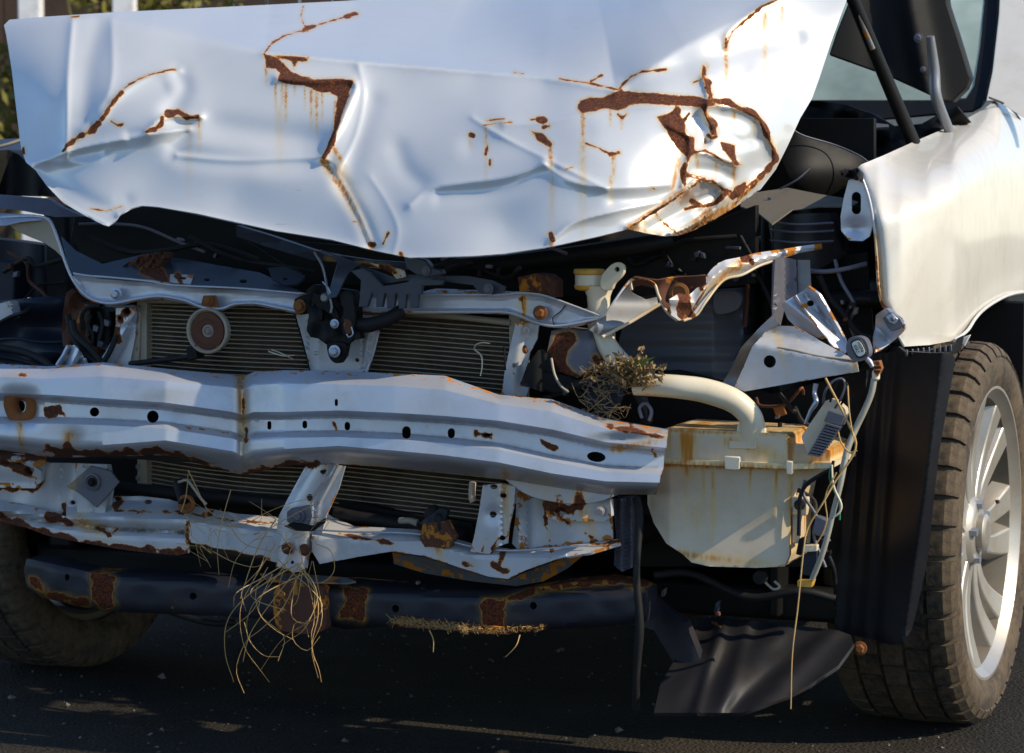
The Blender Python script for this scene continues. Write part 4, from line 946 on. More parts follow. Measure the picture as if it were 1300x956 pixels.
body = plate('tank_body', [(822, 585), (1003, 593), (1040, 593), (1030, 610), (1010, 622), (1004, 650), (1002, 705), (996, 719), (960, 721), (900, 719), (878, 714), (866, 703), (846, 690), (830, 664), (822, 640)], lambda X, Y: .14 + .006 * np.cos((Y - 650) / 30) + .010 * np.clip((X - 985) / 20, 0, 1) + .02 * np.clip((850 - X) / 25, 0, 1), 'cream', wash, t=.16, sp=3, wear=TW, bevel=.004, tdir=(0, 1, 0), smooth=60)
plate('tank_cover', [(838, 546), (850, 543), (1000, 551), (1005, 556), (1006, 564), (1040, 567), (1054, 572), (1054, 588), (1003, 588), (838, 582)], lambda X, Y: .13 + .02 * np.clip((X - 1002) / 6, 0, 1) + .004 * np.clip((550 - Y) / 6, 0, 1), 'cream', wash, t=.17, sp=3, wear=TW, bevel=.004, tdir=(0, 1, 0), smooth=60)
plate('seam_flange', [(826, 582), (930, 586), (1003, 589), (1057, 588), (1057, 594), (1003, 596), (930, 592), (826, 588)], .118, 'ivory', wash, t=.19, bevel=.002, wear=TW, sp=5)
for x, y in ((929, 588), (1002, 594)):
    w = 10 if x < 1000 else 4
    plate('clip', [(x - w, y - 9), (x + w, y - 8), (x + w * .9, y + 8), (x + w * .5, y + 9), (x - w * .9, y + 8)], .112, 'ivory', wash, t=.012, bevel=.0015)
tube('filler_pipe', [(806, 488, .10), (830, 489, .10), (860, 491, .10), (895, 496, .11), (930, 508, .12), (950, 525, .13), (955, 540, .14), (954, 552, .15)], [14, 14.5, 15, 15.5, 16, 15.5, 15, 17], 'ivory', wash, n=40, nseg=20, wear=Wear().drip(5, .5, (820, 503), (930, 520)))
tube('filler_pipe', [(757, 390, .2), (760, 415, .2), (772, 440, .19), (785, 458, .17), (806, 478, .13)], [15, 13, 13, 14, 14], 'ivory', wash, n=30, nseg=18)
disc('filler_pipe_collar', 954, 546, .14, [(18, 6), (18, -4), (15, -5)], 'ivory', wash, 24)
# filler neck with yellow cap and eyelet
def vert(name, x, k, prof, mat, parent, n=28, lean=0.0):
    V = []; Fc = []
    s = PX(k, x)
    for rad, y in prof:
        c = Q(x + lean * (y - 350), y, k)
        for j in range(n): a = 2 * math.pi * j / n; V.append((c[0] + rad * s * math.cos(a), c[1] + rad * s * math.sin(a), c[2]))
    for i in range(len(prof) - 1):
        for j in range(n): Fc.append((i * n + j, i * n + (j + 1) % n, (i + 1) * n + (j + 1) % n, (i + 1) * n + j))
    Fc.append(tuple(range(n))); Fc.append(tuple(range((len(prof) - 1) * n, len(prof) * n)))
    return link(name, V, Fc, mat, parent, smooth=35)
vert('yellow_cap', 748, .19, [(14, 341), (19, 341.5), (20, 343), (20, 347), (18, 349)], 'yellow', wash)
vert('filler_neck', 748, .19, [(18, 348), (18, 362), (19, 363)], 'ivory', wash)
vert('yellow_ring', 748, .19, [(18.5, 362), (19.5, 363), (18, 367), (13, 369)], 'yellow', wash)
vert('filler_funnel', 760, .19, [(20, 363), (18, 368), (15, 376), (14, 390), (14, 400)], 'ivory', wash)
plate('eyelet', [(764, 350), (768, 344), (776, 336), (784, 333), (791, 337), (792, 345), (788, 352), (780, 360), (776, 368), (766, 368), (762, 362)], .165, 'ivory', wash, t=.012, cr=34, holes=[circle(783, 342, 3.4)])
# battery box, behind
bat = bpy.data.objects.new('battery_box', None); COL.objects.link(bat); bat.parent = car
plate('box_wall', [(800, 375), (942, 366), (944, 430), (925, 480), (918, 490), (800, 500), (784, 440)], lambda X, Y: .40 + .05 * np.clip((X - 905) / 40, 0, 1) + .0016 * np.sin(Y * 2.1), 'battery', bat, t=.1, sp=3, smooth=50)
plate('box_corner_pad', [(907, 372), (930, 368), (942, 376), (940, 388), (930, 396), (908, 398)], .385, 'greybox', bat, t=.02, cr=20)
plate('box_rim', [(795, 330), (905, 330), (905, 345), (795, 350)], .38, 'black', bat, t=.03)
plate('box_lip', [(826, 322), (905, 320), (905, 326), (826, 329)], .36, 'beige', bat, t=.02)
tube('thin_red_pipe', [(949, 345, .4), (949, 380, .4), (946, 415, .4)], 2.4, 'rusty', car)
# rusty torn panel
plate('rusty_torn_flap', [(798, 357), (806, 352), (820, 354), (834, 356), (860, 352), (896, 350), (897, 366), (884, 384), (876, 404), (860, 407), (849, 400), (840, 382), (832, 366), (815, 362), (806, 364), (803, 370)], lambda X, Y: .16 + .01 * np.sin(X / 9) + .008 * np.sin(Y / 8), 'rusty', car, t=.004, sp=4, holes=[circle(858, 384, 5, 2.5, rot=.5), circle(853, 372, 3, 1.5)])
tube('torn_flap_edge', [(802, 368, .155), (801, 356, .155), (812, 354, .15), (830, 360, .15), (836, 375, .15), (846, 395, .15), (860, 407, .15)], 1.8, 'cream', car, wear=Wear().line(3, (805, 352), (830, 360)))
disc('rusty_washer', 862, 372, .14, [(13, 2), (13, 0), (9, -1.5), (7, 0), (3, 0)], 'oldrust', car, 20)
# fender brace arm
plate('fender_brace', [(862, 372), (876, 374), (884, 366), (890, 362), (897, 350), (904, 341), (912, 334), (921, 330), (941, 326), (960, 321), (995, 316), (1020, 312), (1043, 309), (1044, 316), (1015, 321), (989, 330), (960, 338), (941, 350), (930, 352), (918, 356), (905, 370), (894, 385), (884, 400), (877, 406), (862, 407), (852, 400), (850, 380)],
      lambda X, Y: .13 + .0011 * (X - 860) - .012 * np.exp(-((Y - np.interp(X, [850, 880, 900, 920, 945, 990, 1043], [380, 385, 358, 340, 336, 322, 312])) / 7) ** 2), 'white', car, t=.005, sp=4, wear=PW, holes=[circle(954, 330, 3.4, 2), circle(892, 368, 1.6)])
tube('brace_lower_edge', [(868, 407, .125), (884, 400, .14), (896, 383, .15), (918, 356, .18), (942, 349, .2), (965, 337, .23), (992, 329, .26)], 1.8, 'cream', car, wear=PW)
tube('grey_conduit', [(985, 338, .30), (1010, 341, .3), (1042, 345, .3), (1070, 342, .3), (1100, 335, .32)], 3, 'greybox', car)
# sheet-metal inner fender
inn = bpy.data.objects.new('inner_fender', None); COL.objects.link(inn); inn.parent = car
plate('pale_gusset', [(945, 497), (932, 492), (942, 470), (955, 440), (975, 418), (986, 414), (1009, 414), (1040, 432), (1077, 452), (1088, 458), (1090, 472), (1040, 480), (985, 490)], lambda X, Y: .16 + .012 * np.clip((np.interp(X, [955, 995, 1080], [432, 441, 458]) - Y) / 10, -.4, 1.5) , 'white', inn, t=.004, sp=4, holes=[circle(977, 459, 8.2)], wear=PW)
tube('gusset_fold', [(988, 441, .158), (1010, 445, .158), (1040, 452, .158), (1088, 458, .158)], 1.3, 'beige', inn)
plate('gusset_leg', [(917, 486), (930, 465), (940, 443), (962, 418), (983, 398), (988, 412), (972, 420), (955, 440), (942, 468), (932, 492)], lambda X, Y: .18 + .02 * np.sin(Y / 18), 'grey', inn, t=.004, sp=5, wear=PW)
plate('corner_post', [(984, 330), (992, 326), (1010, 330), (1012, 375), (998, 384), (991, 414), (980, 402), (982, 370)], lambda X, Y: .24 + .02 * np.clip((X - 990) / 6, -1, 1), 'greybox', inn, t=.004, sp=5)
plate('corner_post', [(1012, 330), (1028, 330), (1030, 368), (1018, 372), (1012, 376)], .27, 'grey', inn, t=.004)
plate('diagonal_brace', [(992, 386), (1000, 381), (1008, 376), (1020, 388), (1036, 405), (1052, 428), (1044, 431), (1030, 425), (1010, 415), (1000, 405)], lambda X, Y: .20 - .008 * np.exp(-(((X - 1000) * .8 - (Y - 385)) / 9) ** 2), 'silver', inn, t=.004, sp=4)
plate('diagonal_brace', [(1010, 375), (1018, 370), (1026, 364), (1040, 374), (1056, 402), (1078, 440), (1074, 448), (1058, 440), (1036, 412)], lambda X, Y: .19 + .010 * np.sin(((X - 1010) * .85 - (Y - 370) * .7) / 5), 'silver', inn, t=.004, sp=4, holes=[circle(1029, 385, 4.4, 4)])
plate('tower_panel', [(985, 262), (1050, 258), (1100, 262), (1100, 300), (1060, 330), (985, 345)], lambda X, Y: .50 + .02 * np.sin(X / 12), 'black', inn, t=.01, sp=7)
plate('tower_rim', [(940, 252), (960, 244), (1000, 238), (1040, 246), (1078, 252), (1090, 256), (1080, 262), (1040, 262), (1006, 266), (980, 285), (962, 270), (940, 262)], lambda X, Y: .42 + (262 - Y) * .004, 'dusty', inn, t=.003, sp=6, label='dusty olive rim of the strut tower')
plate('tower_can', [(975, 280), (1000, 272), (1050, 270), (1060, 290), (1060, 330), (1035, 345), (985, 345)], lambda X, Y: .40 + .03 * ((X - 1015) / 40) ** 2, 'tray', inn, t=.1, sp=7)
for y in (282, 292, 305): tube('tower_ring', [(978, y, .40), (1015, y + 3, .375), (1058, y + 1, .40)], 1.6, 'greybox', inn)
plate('rear_panel', [(1020, 330), (1100, 320), (1110, 440), (1040, 430)], .52, 'black', inn, t=.01)
plate('rust_chip', [(981, 517), (994, 514), (998, 526), (986, 531)], .3, 'oldrust', inn, t=.01)
# pipe socket with black printed oval label
sock = plate('oval_socket', [(1074, 440), (1078, 430), (1088, 427), (1098, 431), (1103, 443), (1102, 453), (1092, 459), (1082, 457), (1076, 450)], .115, 'greybox', car, t=.03, cr=36, bevel=.002)
pl = plate('printed_label', [(1080, 434), (1090, 430), (1096, 436), (1100, 449), (1090, 455), (1084, 448)], .110, 'ink', sock, t=.004, cr=24)
plate('label_face', [(1081.6, 436), (1089.6, 432.6), (1094.6, 438), (1098, 448), (1090.5, 452.6), (1085, 446)], .1085, 'label', sock, t=.0012, cr=20)
def text(s, x, y, k, h, ang, mat, parent):
    cu = bpy.data.curves.new('printed_letters', 'FONT'); cu.body = s; cu.size = h * PX(k, x) * 1.35; cu.align_x = 'CENTER'; cu.align_y = 'CENTER'; cu.extrude = .0003
    o = bpy.data.objects.new('printed_letters', cu); COL.objects.link(o)
    bpy.context.view_layer.update()
    me = bpy.data.meshes.new_from_object(o.evaluated_get(bpy.context.evaluated_depsgraph_get())); bpy.data.objects.remove(o)
    o = bpy.data.objects.new('printed_letters', me); me.materials.clear(); me.materials.append(M[mat]); COL.objects.link(o); o.parent = parent
    o.location = Q(x, y, k); o.rotation_euler = (math.radians(90), -ang, 0)
    return o
text('H2P4', 1092.3, 440.5, .1078, 4.4, math.radians(-68), 'ink', sock)
text('4SR7', 1087.2, 442.8, .1078, 4.0, math.radians(-68), 'ink', sock)
tube('drip_spout', [(1098, 453, .12), (1104, 459, .12), (1108, 466, .12)], [3, 3.5, 2.5], 'bolt', car)
plate('rusty_fitting', [(1107, 459), (1116, 458), (1119, 468), (1114, 478), (1109, 472)], lambda X, Y: .12 + .003 * np.sin(X * 2), 'oldrust', car, t=.02, sp=3)
vert('rubber_ferrule', 1112, .13, [(4, 470), (5, 474), (5, 481), (3, 483)], 'ivory', car, 16)
tube('drain_hose', [(1110, 480, .13), (1106, 500, .13), (1097, 522, .13), (1086, 545, .13), (1076, 570, .12), (1069, 600, .12)], 4, 'clear', car)
# slotted bracket and clamp at the torn fender edge
plate('slotted_bracket', [(1077, 229), (1085, 226), (1094, 228), (1101, 245), (1106, 262), (1109, 280), (1104, 300), (1095, 306), (1078, 305), (1068, 293), (1067, 275), (1071, 252)], lambda X, Y: .26 + .008 * np.exp(-(((X - 1086) / 12) ** 2 + ((Y - 290) / 10) ** 2) * -1 * -1), 'silver', car, t=.004, sp=4, holes=[slot(1087, 258, 12, 29)])
plate('torn_black_seal', [(1066, 218), (1072, 214), (1080, 216), (1088, 213), (1094, 220), (1094, 228), (1086, 229), (1078, 226), (1068, 224)], lambda X, Y: .24 + .01 * np.sin(X / 3), 'black', car, t=.015, sp=4)
cl = plate('clamp_plate', [(1112, 400), (1122, 393), (1130, 391), (1141, 400), (1149, 412), (1148, 420), (1138, 430), (1120, 443), (1112, 447), (1110, 430)], lambda X, Y: .20 + .02 * np.sin((X - Y) / 12), 'silver', car, t=.005, sp=4)
plate('clamp_jaw', [(1120, 404), (1130, 396), (1143, 404), (1147, 412), (1140, 418), (1132, 421), (1127, 416)], .17, 'greybox', cl, t=.02, bevel=.001)
plate('clamp_pad', [(1124, 402), (1132, 398), (1140, 405), (1136, 412), (1129, 409)], .163, 'bolt', cl, t=.008)
disc('clamp_rivet', 1133, 405, .16, [(3, 4), (3, -1), (2, -2)], 'greybox', cl, 14)
# ballast hanging on wires
bl = plate('ballast', [(1048, 509), (1053, 507), (1061, 510), (1072, 520), (1073, 527), (1066, 532), (1040, 581), (1024, 578), (1017, 554)], .13, 'cream', car, t=.035, bevel=.002)
plate('ballast_cover', [(1052, 521), (1073, 528), (1068, 541), (1046, 535)], .125, 'greybox', bl, t=.03)
for i in range(12):
    t = i / 11; x0, y0 = 1048 - t * 22, 537 + t * 38; 
    plate('heat_sink_fin', [(x0, y0), (x0 + 19 - 3 * t, y0 + 5.5 - t * 2), (x0 + 18 - 3 * t, y0 + 7.6 - t * 2), (x0 - .6, y0 + 2.1)], .115, 'greybox', bl, t=.02, bevel=0)
tube('ballast_wire', [(1045, 512, .12), (1048, 496, .11), (1058, 484, .11), (1069, 481, .11), (1073, 490, .11), (1068, 505, .11), (1060, 518, .12)], 1.6, 'greybox', bl)
tube('ballast_wire', [(1054, 510, .12), (1058, 495, .11), (1066, 484, .11), (1075, 487, .11), (1076, 500, .11), (1066, 516, .12)], 1.4, 'black', bl)
tube('blue_stay', [(1036, 487, .16), (1034, 500, .16), (1036, 510, .15), (1029, 522, .15), (1022, 538, .15)], [3.5, 3, 3.5, 2.5, 2], 'bolt', car)
# wires beside the tank
for nm, pts, r, m in (('white_hose', ((1076, 566, .12), (1068, 610, .11), (1058, 650, .11), (1045, 700, .11), (1031, 735, .12)), 3.6, 'clear'),
    ('black_cable', ((1056, 596, .12), (1040, 604, .12), (1024, 615, .12), (1016, 630, .12), (1015, 645, .12), (1014, 680, .12)), 2.6, 'rubber'),
    ('green_wire', ((1055, 592, .11), (1053, 605, .11), (1057, 618, .11), (1062, 630, .11), (1066, 640, .11), (1066, 660, .11)), 1.2, 'wiregreen'),
    ('white_wire', ((1056, 590, .105), (1057, 608, .105), (1060, 622, .105), (1068, 640, .105), (1066, 650, .105), (1058, 657, .105)), 1.3, 'ivory'),
    ('black_wire', ((1058, 585, .11), (1057, 600, .11), (1062, 625, .11), (1068, 636, .11)), 2.0, 'rubber'),
    ('thin_wire', ((1064, 548, .11), (1068, 562, .11), (1078, 574, .11), (1088, 572, .11)), 1.0, 'straw')):
    tube(nm, pts, r, m, car)
cb = plate('connector_block', [(1036, 655), (1050, 660), (1044, 682), (1030, 678)], .13, 'greybox', car, t=.02, bevel=.002)
plate('connector_block', [(1018, 692), (1038, 693), (1036, 732), (1016, 730)], .13, 'navy', car, t=.025, bevel=.002)
plate('connector_block', [(1014, 684), (1022, 682), (1018, 706), (1010, 704)], .14, 'black', car, t=.02, bevel=.002)
plate('white_tie', [(1020, 692), (1038, 692), (1037, 700), (1020, 701)], .124, 'ivory', car, t=.012)
plate('tank_lug', [(1005, 630), (1025, 632), (1024, 655), (1006, 654)], .15, 'cream', wash, t=.02, bevel=.002)
plate('moulded_mark', [(925, 560), (960, 561), (960, 570), (925, 569)], .127, 'cream', wash, t=.008, bevel=.001)
disc('grommet', 1015, 641, .14, [(7, 3), (7, -1), (4, -2), (2, 0)], 'rubber', wash, 18)
plate('tank_foot', [(1006, 655), (1016, 655), (1016, 690), (1006, 690)], .16, 'cream', wash, t=.03)
disc('pump_motor', 965, 733, .18, [(9, 6), (9, -3), (5, -4)], 'rubber', wash, 18)
tube('pump_pipe', [(972, 740, .16), (982, 748, .15), (990, 745, .15), (983, 738, .15)], 1.6, 'beige', wash)
plate('hose_end', [(1012, 737), (1033, 737), (1030, 746), (1012, 745)], .12, 'yellow', car, t=.02)
# black relay box in the middle, its paint peeled to rust
plate('peeling_box', [(700, 420), (715, 417), (740, 420), (760, 417), (768, 425), (768, 438), (760, 458), (750, 474), (733, 480), (716, 474), (700, 467), (694, 450)], lambda X, Y: .17 + .02 * np.clip((X - 745) / 20, 0, 1) + .01 * np.clip((435 - Y) / 20, 0, 1), 'greybox', car, t=.06, sp=5, bevel=.003,
      wear=Wear().poly((706, 423), (728, 420), (733, 432), (722, 445), (718, 460), (728, 472), (740, 478), (728, 481), (700, 470), (690, 455), (698, 440)).line(4, (742, 478), (752, 472)).line(4, (757, 455), (760, 462)))
plate('wedge_housing', [(660, 488), (670, 462), (684, 444), (700, 452), (712, 470), (700, 484), (690, 498)], lambda X, Y: .15 + .02 * np.clip((X - 680) / 20, 0, 1), 'black', car, t=.05, sp=5, bevel=.003)
plate('wedge_housing', [(690, 470), (716, 476), (740, 486), (735, 500), (700, 500), (684, 492)], .16, 'black', car, t=.05, bevel=.003)
tube('cable', [(700, 455, .14), (704, 475, .13), (712, 490, .13), (722, 498, .13)], 1.6, 'beige', car)
tube('cable', [(640, 440, .13), (638, 425, .13), (628, 412, .14), (602, 445, .16)][:1] + [(640, 445, .13), (642, 470, .13)], 1, 'black', car)
tube('cable', [(730, 490, .14), (760, 484, .13), (790, 486, .12), (810, 500, .11), (820, 520, .11), (822, 535, .12)], 7, 'rubber', car)
tube('cable', [(745, 505, .12), (752, 488, .11), (775, 478, .10), (798, 480, .10), (815, 498, .1), (822, 530, .11)], 4.5, 'navy', car)
plate('bent_dark_plate', [(742, 512), (748, 495), (762, 484), (782, 482), (792, 498), (784, 518), (770, 524), (755, 518)], lambda X, Y: .10 + .01 * np.sin(X / 8), 'navy', car, t=.01, sp=5)
tube('corrugated_loop', [(815, 531, .1), (812, 518, .1), (820, 512, .1), (827, 522, .1), (824, 534, .1)], 2.4, 'greybox', car)
# black sheet standing in for the bay's shade under/behind all of this
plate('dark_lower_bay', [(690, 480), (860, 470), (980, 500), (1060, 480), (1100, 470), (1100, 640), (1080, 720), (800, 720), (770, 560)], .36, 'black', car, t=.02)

# ================================================================== LOWER TIE MEMBER
low = bpy.data.objects.new('lower_core_support', None); COL.objects.link(low); low.parent = car
plate('left_frame_plate', [(-60, 584), (40, 582), (64, 588), (92, 588), (140, 590), (144, 612), (140, 642), (132, 660), (100, 660), (60, 655), (-60, 640)], lambda X, Y: .14 + .012 * np.clip(1 - np.abs(X - 78) / 12, 0, 1) + .004 * np.sin(X / 9 + Y / 20), 'white', low, t=.004, sp=5, wear=PW, holes=[circle(92, 638, 4, 3)])
plate('corner_pad', [(-60, 592), (40, 590), (52, 598), (52, 612), (44, 620), (-60, 618)], lambda X, Y: .115 + .004 * np.sin(Y / 6), 'white', low, t=.01, sp=5, wear=PW, bevel=.003, holes=[circle(37, 597, 6.5, 6)])
plate('corner_pad_lip', [(-60, 578), (0, 576), (30, 578), (62, 576), (56, 588), (40, 592), (20, 584), (-60, 582)], lambda X, Y: .10 + (588 - Y) * .002, 'white', low, t=.004, sp=5, wear=PW)
plate('lower_crossmember', [(84, 640), (100, 640), (135, 646), (146, 630), (180, 630), (215, 634), (242, 642), (240, 652), (240, 702), (225, 705), (190, 702), (150, 697), (110, 690), (60, 680), (20, 665), (-60, 640), (-60, 626), (30, 640), (84, 656)],
      lambda X, Y: .12 - .035 * np.clip((Y - np.interp(X, [-60, 0, 84, 146, 240], [628, 640, 650, 648, 652])) / 12, -1.2, .7) + .02 * np.exp(-((Y - np.interp(X, [0, 146, 240], [655, 672, 676])) / 5) ** 2) + .003 * np.sin(X / 9), 'white', low, t=.004, sp=4, wear=PW, holes=[circle(149, 633, 5, 2.5), circle(188, 637, 5, 2.8)])
plate('lower_crossmember', [(236, 641), (262, 645), (300, 652), (350, 656), (366, 664), (366, 702), (350, 714), (320, 706), (290, 698), (262, 694), (238, 688)],
      lambda X, Y: .125 - .03 * np.clip((Y - np.interp(X, [236, 300, 366], [652, 661, 668])) / 12, -1.2, .8) + .004 * np.sin(X / 13) + .01 * np.exp(-((X - 290) / 8) ** 2), 'white', low, t=.004, sp=4, wear=PW, label='crumpled middle length of the lower crossmember')
plate('lower_crossmember', [(396, 640), (420, 655), (450, 668), (531, 672), (575, 683), (600, 690), (650, 697), (700, 694), (748, 688), (789, 684), (788, 690), (748, 702), (712, 708), (667, 724), (645, 735), (620, 732), (582, 720), (540, 706), (498, 700), (460, 706), (406, 716), (396, 700)],
      lambda X, Y: .12 - .03 * np.clip((Y - np.interp(X, [396, 440, 531, 600, 700, 790], [672, 676, 679, 697, 699, 688])) / 10, -1.5, .8) + .004 * np.sin(X / 17), 'white', low, t=.004, sp=4, wear=PW, label='right length of the lower crossmember with a rusty buckled middle')
plate('under_flange', [(498, 702), (540, 708), (582, 722), (620, 734), (645, 737), (680, 722), (720, 708), (742, 704), (720, 722), (690, 738), (655, 744), (600, 738), (540, 728), (500, 716)], lambda X, Y: .15 + (Y - 700) * .0008, 'grey', low, t=.004, sp=6, wear=PW)
tube('rolled_edge', [(396, 672, .105), (440, 675, .105), (531, 678, .105), (600, 694, .105), (650, 699, .105), (748, 692, .105)], 1.2, 'silver', low)
plate('centre_bracket', [(389, 590), (420, 588), (438, 592), (430, 620), (414, 655), (408, 680), (404, 697), (394, 702), (390, 724), (372, 727), (350, 722), (352, 705), (350, 680), (354, 655), (366, 632), (378, 610)],
      lambda X, Y: .09 + .008 * np.clip(np.abs(X - np.interp(Y, [590, 640, 725], [413, 385, 372])) / 22, 0, 1) ** 3 * 2 + .006 * np.exp(-((X - np.interp(Y, [590, 640, 725], [423, 400, 394])) / 3) ** 2), 'silver', low, t=.004, sp=4, wear=PW, holes=[circle(393, 632, 4.4, 5), circle(411, 599, 5, 3.5), circle(371, 714, 2.4)])
bolt(365, 696, .085, 8, 'rusty', low); bolt(387, 698, .085, 8, 'rusty', low)
sp = plate('square_plate', [(364, 650), (370, 645), (392, 641), (395, 655), (391, 668), (372, 669), (364, 662)], .075, 'greybox', low, t=.006)
bolt(379, 655, .073, 9, 'greybox', sp)
plate('black_tab', [(360, 668), (372, 663), (395, 668), (412, 658), (410, 665), (396, 675), (374, 674)], .068, 'black', low, t=.01)
plate('left_bracket', [(95, 588), (136, 590), (136, 610), (134, 640), (133, 655), (126, 660), (104, 658), (98, 650), (97, 630)], lambda X, Y: .115 + .006 * np.exp(-((X - 118) / 2.5) ** 2) * (Y > 640), 'white', low, t=.004, sp=4, wear=PW, holes=[circle(109, 592, 4, 2.5), circle(92, 638, 4, 2.5)])
sp = plate('square_plate', [(84, 618), (115, 591), (140, 598), (151, 612), (138, 628), (122, 645), (112, 636), (100, 626)], .095, 'greybox', low, t=.005, wear=Wear().line(1, (84, 618), (90, 615)), label='twisted grey square plate turned on its corner')
disc('washer_cup', 117, 612, .092, [(11, 2), (11, -1), (9, -1.5), (7, 0), (2, 0)], 'greybox', low, 22)
bolt(117, 612, .088, 6, 'black', low)
plate('right_bracket', [(613, 616), (636, 614), (654, 618), (652, 645), (646, 668), (643, 690), (630, 695), (622, 703), (606, 702), (597, 700), (602, 680), (608, 650)], lambda X, Y: .095 + .006 * np.exp(-((X - 638) / 3) ** 2) + .004 * np.exp(-(((X - 626) / 9) ** 2 + ((Y - 653) / 9) ** 2)), 'silver', low, t=.004, sp=4, wear=PW, holes=[circle(626, 653, 4.4), circle(627, 618, 5, 3), circle(639, 629, 4, 4), circle(638, 683, 4, 3)])
plate('right_side_plate', [(656, 622), (700, 628), (776, 630), (778, 684), (752, 690), (700, 697), (660, 700), (650, 690), (655, 650)], lambda X, Y: .14 + .006 * np.sin(X / 12) + .012 * np.clip(1 - np.abs(X - 668) / 8, 0, 1), 'white', low, t=.004, sp=5, wear=PW)
plate('right_side_pad', [(688, 640), (700, 633), (775, 634), (776, 655), (768, 662), (710, 662), (694, 656)], lambda X, Y: .12 + .004 * np.sin(X / 7), 'white', low, t=.008, sp=4, wear=PW, bevel=.002, holes=[circle(711, 650, 8, 6)])
bolt(762, 649, .115, 6, 'white', low)
# rubber lower hose band and stubs
tube('lower_hose', [(120, 612, .2), (150, 618, .19), (200, 624, .185), (250, 628, .18), (310, 634, .175), (370, 640, .17)], 7.5, 'rubber', car, n=40)
tube('lower_hose', [(425, 650, .17), (450, 655, .17), (480, 660, .17), (520, 668, .175), (590, 680, .18)], 8, 'rubber', car)
plate('radiator_foot', [(430, 636), (520, 652), (600, 664), (600, 690), (520, 680), (430, 664)], .205, 'black', car, t=.03)
tube('rubber_stub', [(228, 614, .14), (232, 628, .12), (234, 640, .11)], [9, 8, 8], 'rubber', car)
tube('grey_strap', [(227, 612, .11), (238, 610, .1), (246, 620, .09), (256, 634, .09), (262, 640, .09)], 1.8, 'beige', car)
tube('rubber_stub', [(548, 650, .12), (556, 660, .11), (560, 674, .11)], [12, 10, 9], 'rubber', car)
plate('bent_tab', [(532, 664), (545, 655), (558, 645), (568, 648), (566, 658), (556, 664), (540, 670)], lambda X, Y: .10 + .006 * np.sin(X / 4), 'navy', car, t=.012, sp=4)
plate('rust_cup', [(537, 664), (566, 662), (577, 684), (570, 695), (538, 694), (533, 686)], lambda X, Y: .095 + .004 * np.sin(X / 4), 'rusty', car, t=.02, sp=4)
tube('hose_end', [(508, 661, .14), (520, 661, .13), (530, 664, .13)], [4, 4, 5], 'tube', car)
disc('rust_hole_rim', 236, 640, .105, [(12, 3), (12, 0), (9, -2), (7, 0), (6, 5)], 'oldrust', car, 20)
disc('rust_hole_rim', 259, 654, .095, [(4, 3), (4, 0), (2.5, -1), (2, 2)], 'oldrust', car, 14)
plate('dangling_plug', [(812, 635), (830, 632), (842, 640), (838, 652), (826, 656), (814, 652)], .2, 'black', car, t=.03)
tube('long_black_cable', [(808, 632, .14), (812, 655, .13), (810, 690, .12), (808, 730, .11), (812, 790, .11), (809, 840, .12), (807, 900, .14)], [5, 5, 4.5, 5, 6, 5, 5], 'rubber', car)
plate('ribbed_mount', [(778, 634), (800, 632), (806, 660), (804, 720), (790, 726), (779, 718), (782, 680)], lambda X, Y: .17 + .006 * np.sin(X / 2), 'greybox', car, t=.04, sp=3)

# ================================================================== SUBFRAME
sub = plate('front_subframe_bar', [(34, 709), (60, 714), (95, 722), (120, 728), (160, 727), (284, 733), (350, 738), (440, 740), (520, 747), (613, 754), (660, 750), (718, 740), (770, 736), (806, 742), (822, 750), (820, 790), (760, 796), (684, 800), (633, 806), (560, 800), (515, 793), (440, 799), (400, 792), (284, 782), (145, 777), (100, 770), (52, 758), (34, 745), (30, 725)],
      lambda X, Y: .12 + .03 * (np.clip(np.abs(Y - np.interp(X, [30, 145, 440, 633, 820], [728, 752, 770, 780, 768])) / 27, 0, 1) ** 6) + .02 * np.clip((70 - X) / 40, 0, 1) + .001 * np.sin(X / 9) * np.sin(Y / 7), 'subframe', car, t=.06, sp=6, tdir=(0, 1, 0), wear=PW, smooth=60, holes=[circle(85, 733, 3, 4.5), circle(245, 757, 4.6), circle(502, 773, 4.6, 5), circle(677, 769, 4.6, 5)])
plate('rusty_bushing', [(352, 745), (400, 742), (412, 760), (410, 800), (370, 803), (350, 792)], lambda X, Y: .105 + .006 * np.sin(X / 11), 'rusty', sub, t=.03, sp=5, cr=26)
plate('subframe_seam', [(330, 728), (360, 727), (440, 733), (452, 738), (440, 740), (340, 737)], lambda X, Y: .11 + (738 - Y) * .003, 'grey', sub, t=.003, sp=6)
plate('rear_subframe_arm', [(640, 765), (700, 744), (790, 735), (815, 745), (840, 770), (870, 790), (890, 840), (860, 850), (830, 800), (760, 780), (680, 772)], lambda X, Y: .2 + .01 * np.sin(X / 13), 'subframe', sub, t=.03, sp=6)
plate('grass_caught_on_bar', [(505, 782), (640, 796), (640, 806), (505, 796)], .118, 'rusty', sub, t=.01)
V = []; Fc = []
for i in range(420):
    x = RNG.uniform(500, 690); y = np.interp(x, [500, 560, 633, 690], [790, 797, 803, 799]) + RNG.uniform(-6, 2)
    L = RNG.uniform(4, 13) * (1.3 if x < 600 else .6); a = RNG.normal(-1.57, .8)
    p = [Q(x, y, .105), Q(x + math.cos(a) * L * .5, y - abs(math.sin(a)) * L * .3 + 1, .095), Q(x + math.cos(a) * L, y + RNG.uniform(-.6, .5) * L, .09)]
    v, f = sweep(p, [.0006, .0005, .0003], 3); m = len(V); V += v; Fc += [tuple(q + m for q in w) for w in f]
o = world_obj('dry_grass_fringe', V, Fc, 'straw', label='short dry grass caught along the lower edge of the black subframe bar', cat='dry grass', kind='stuff')
o.location = ORG; o.rotation_euler = (0, 0, -YAW)
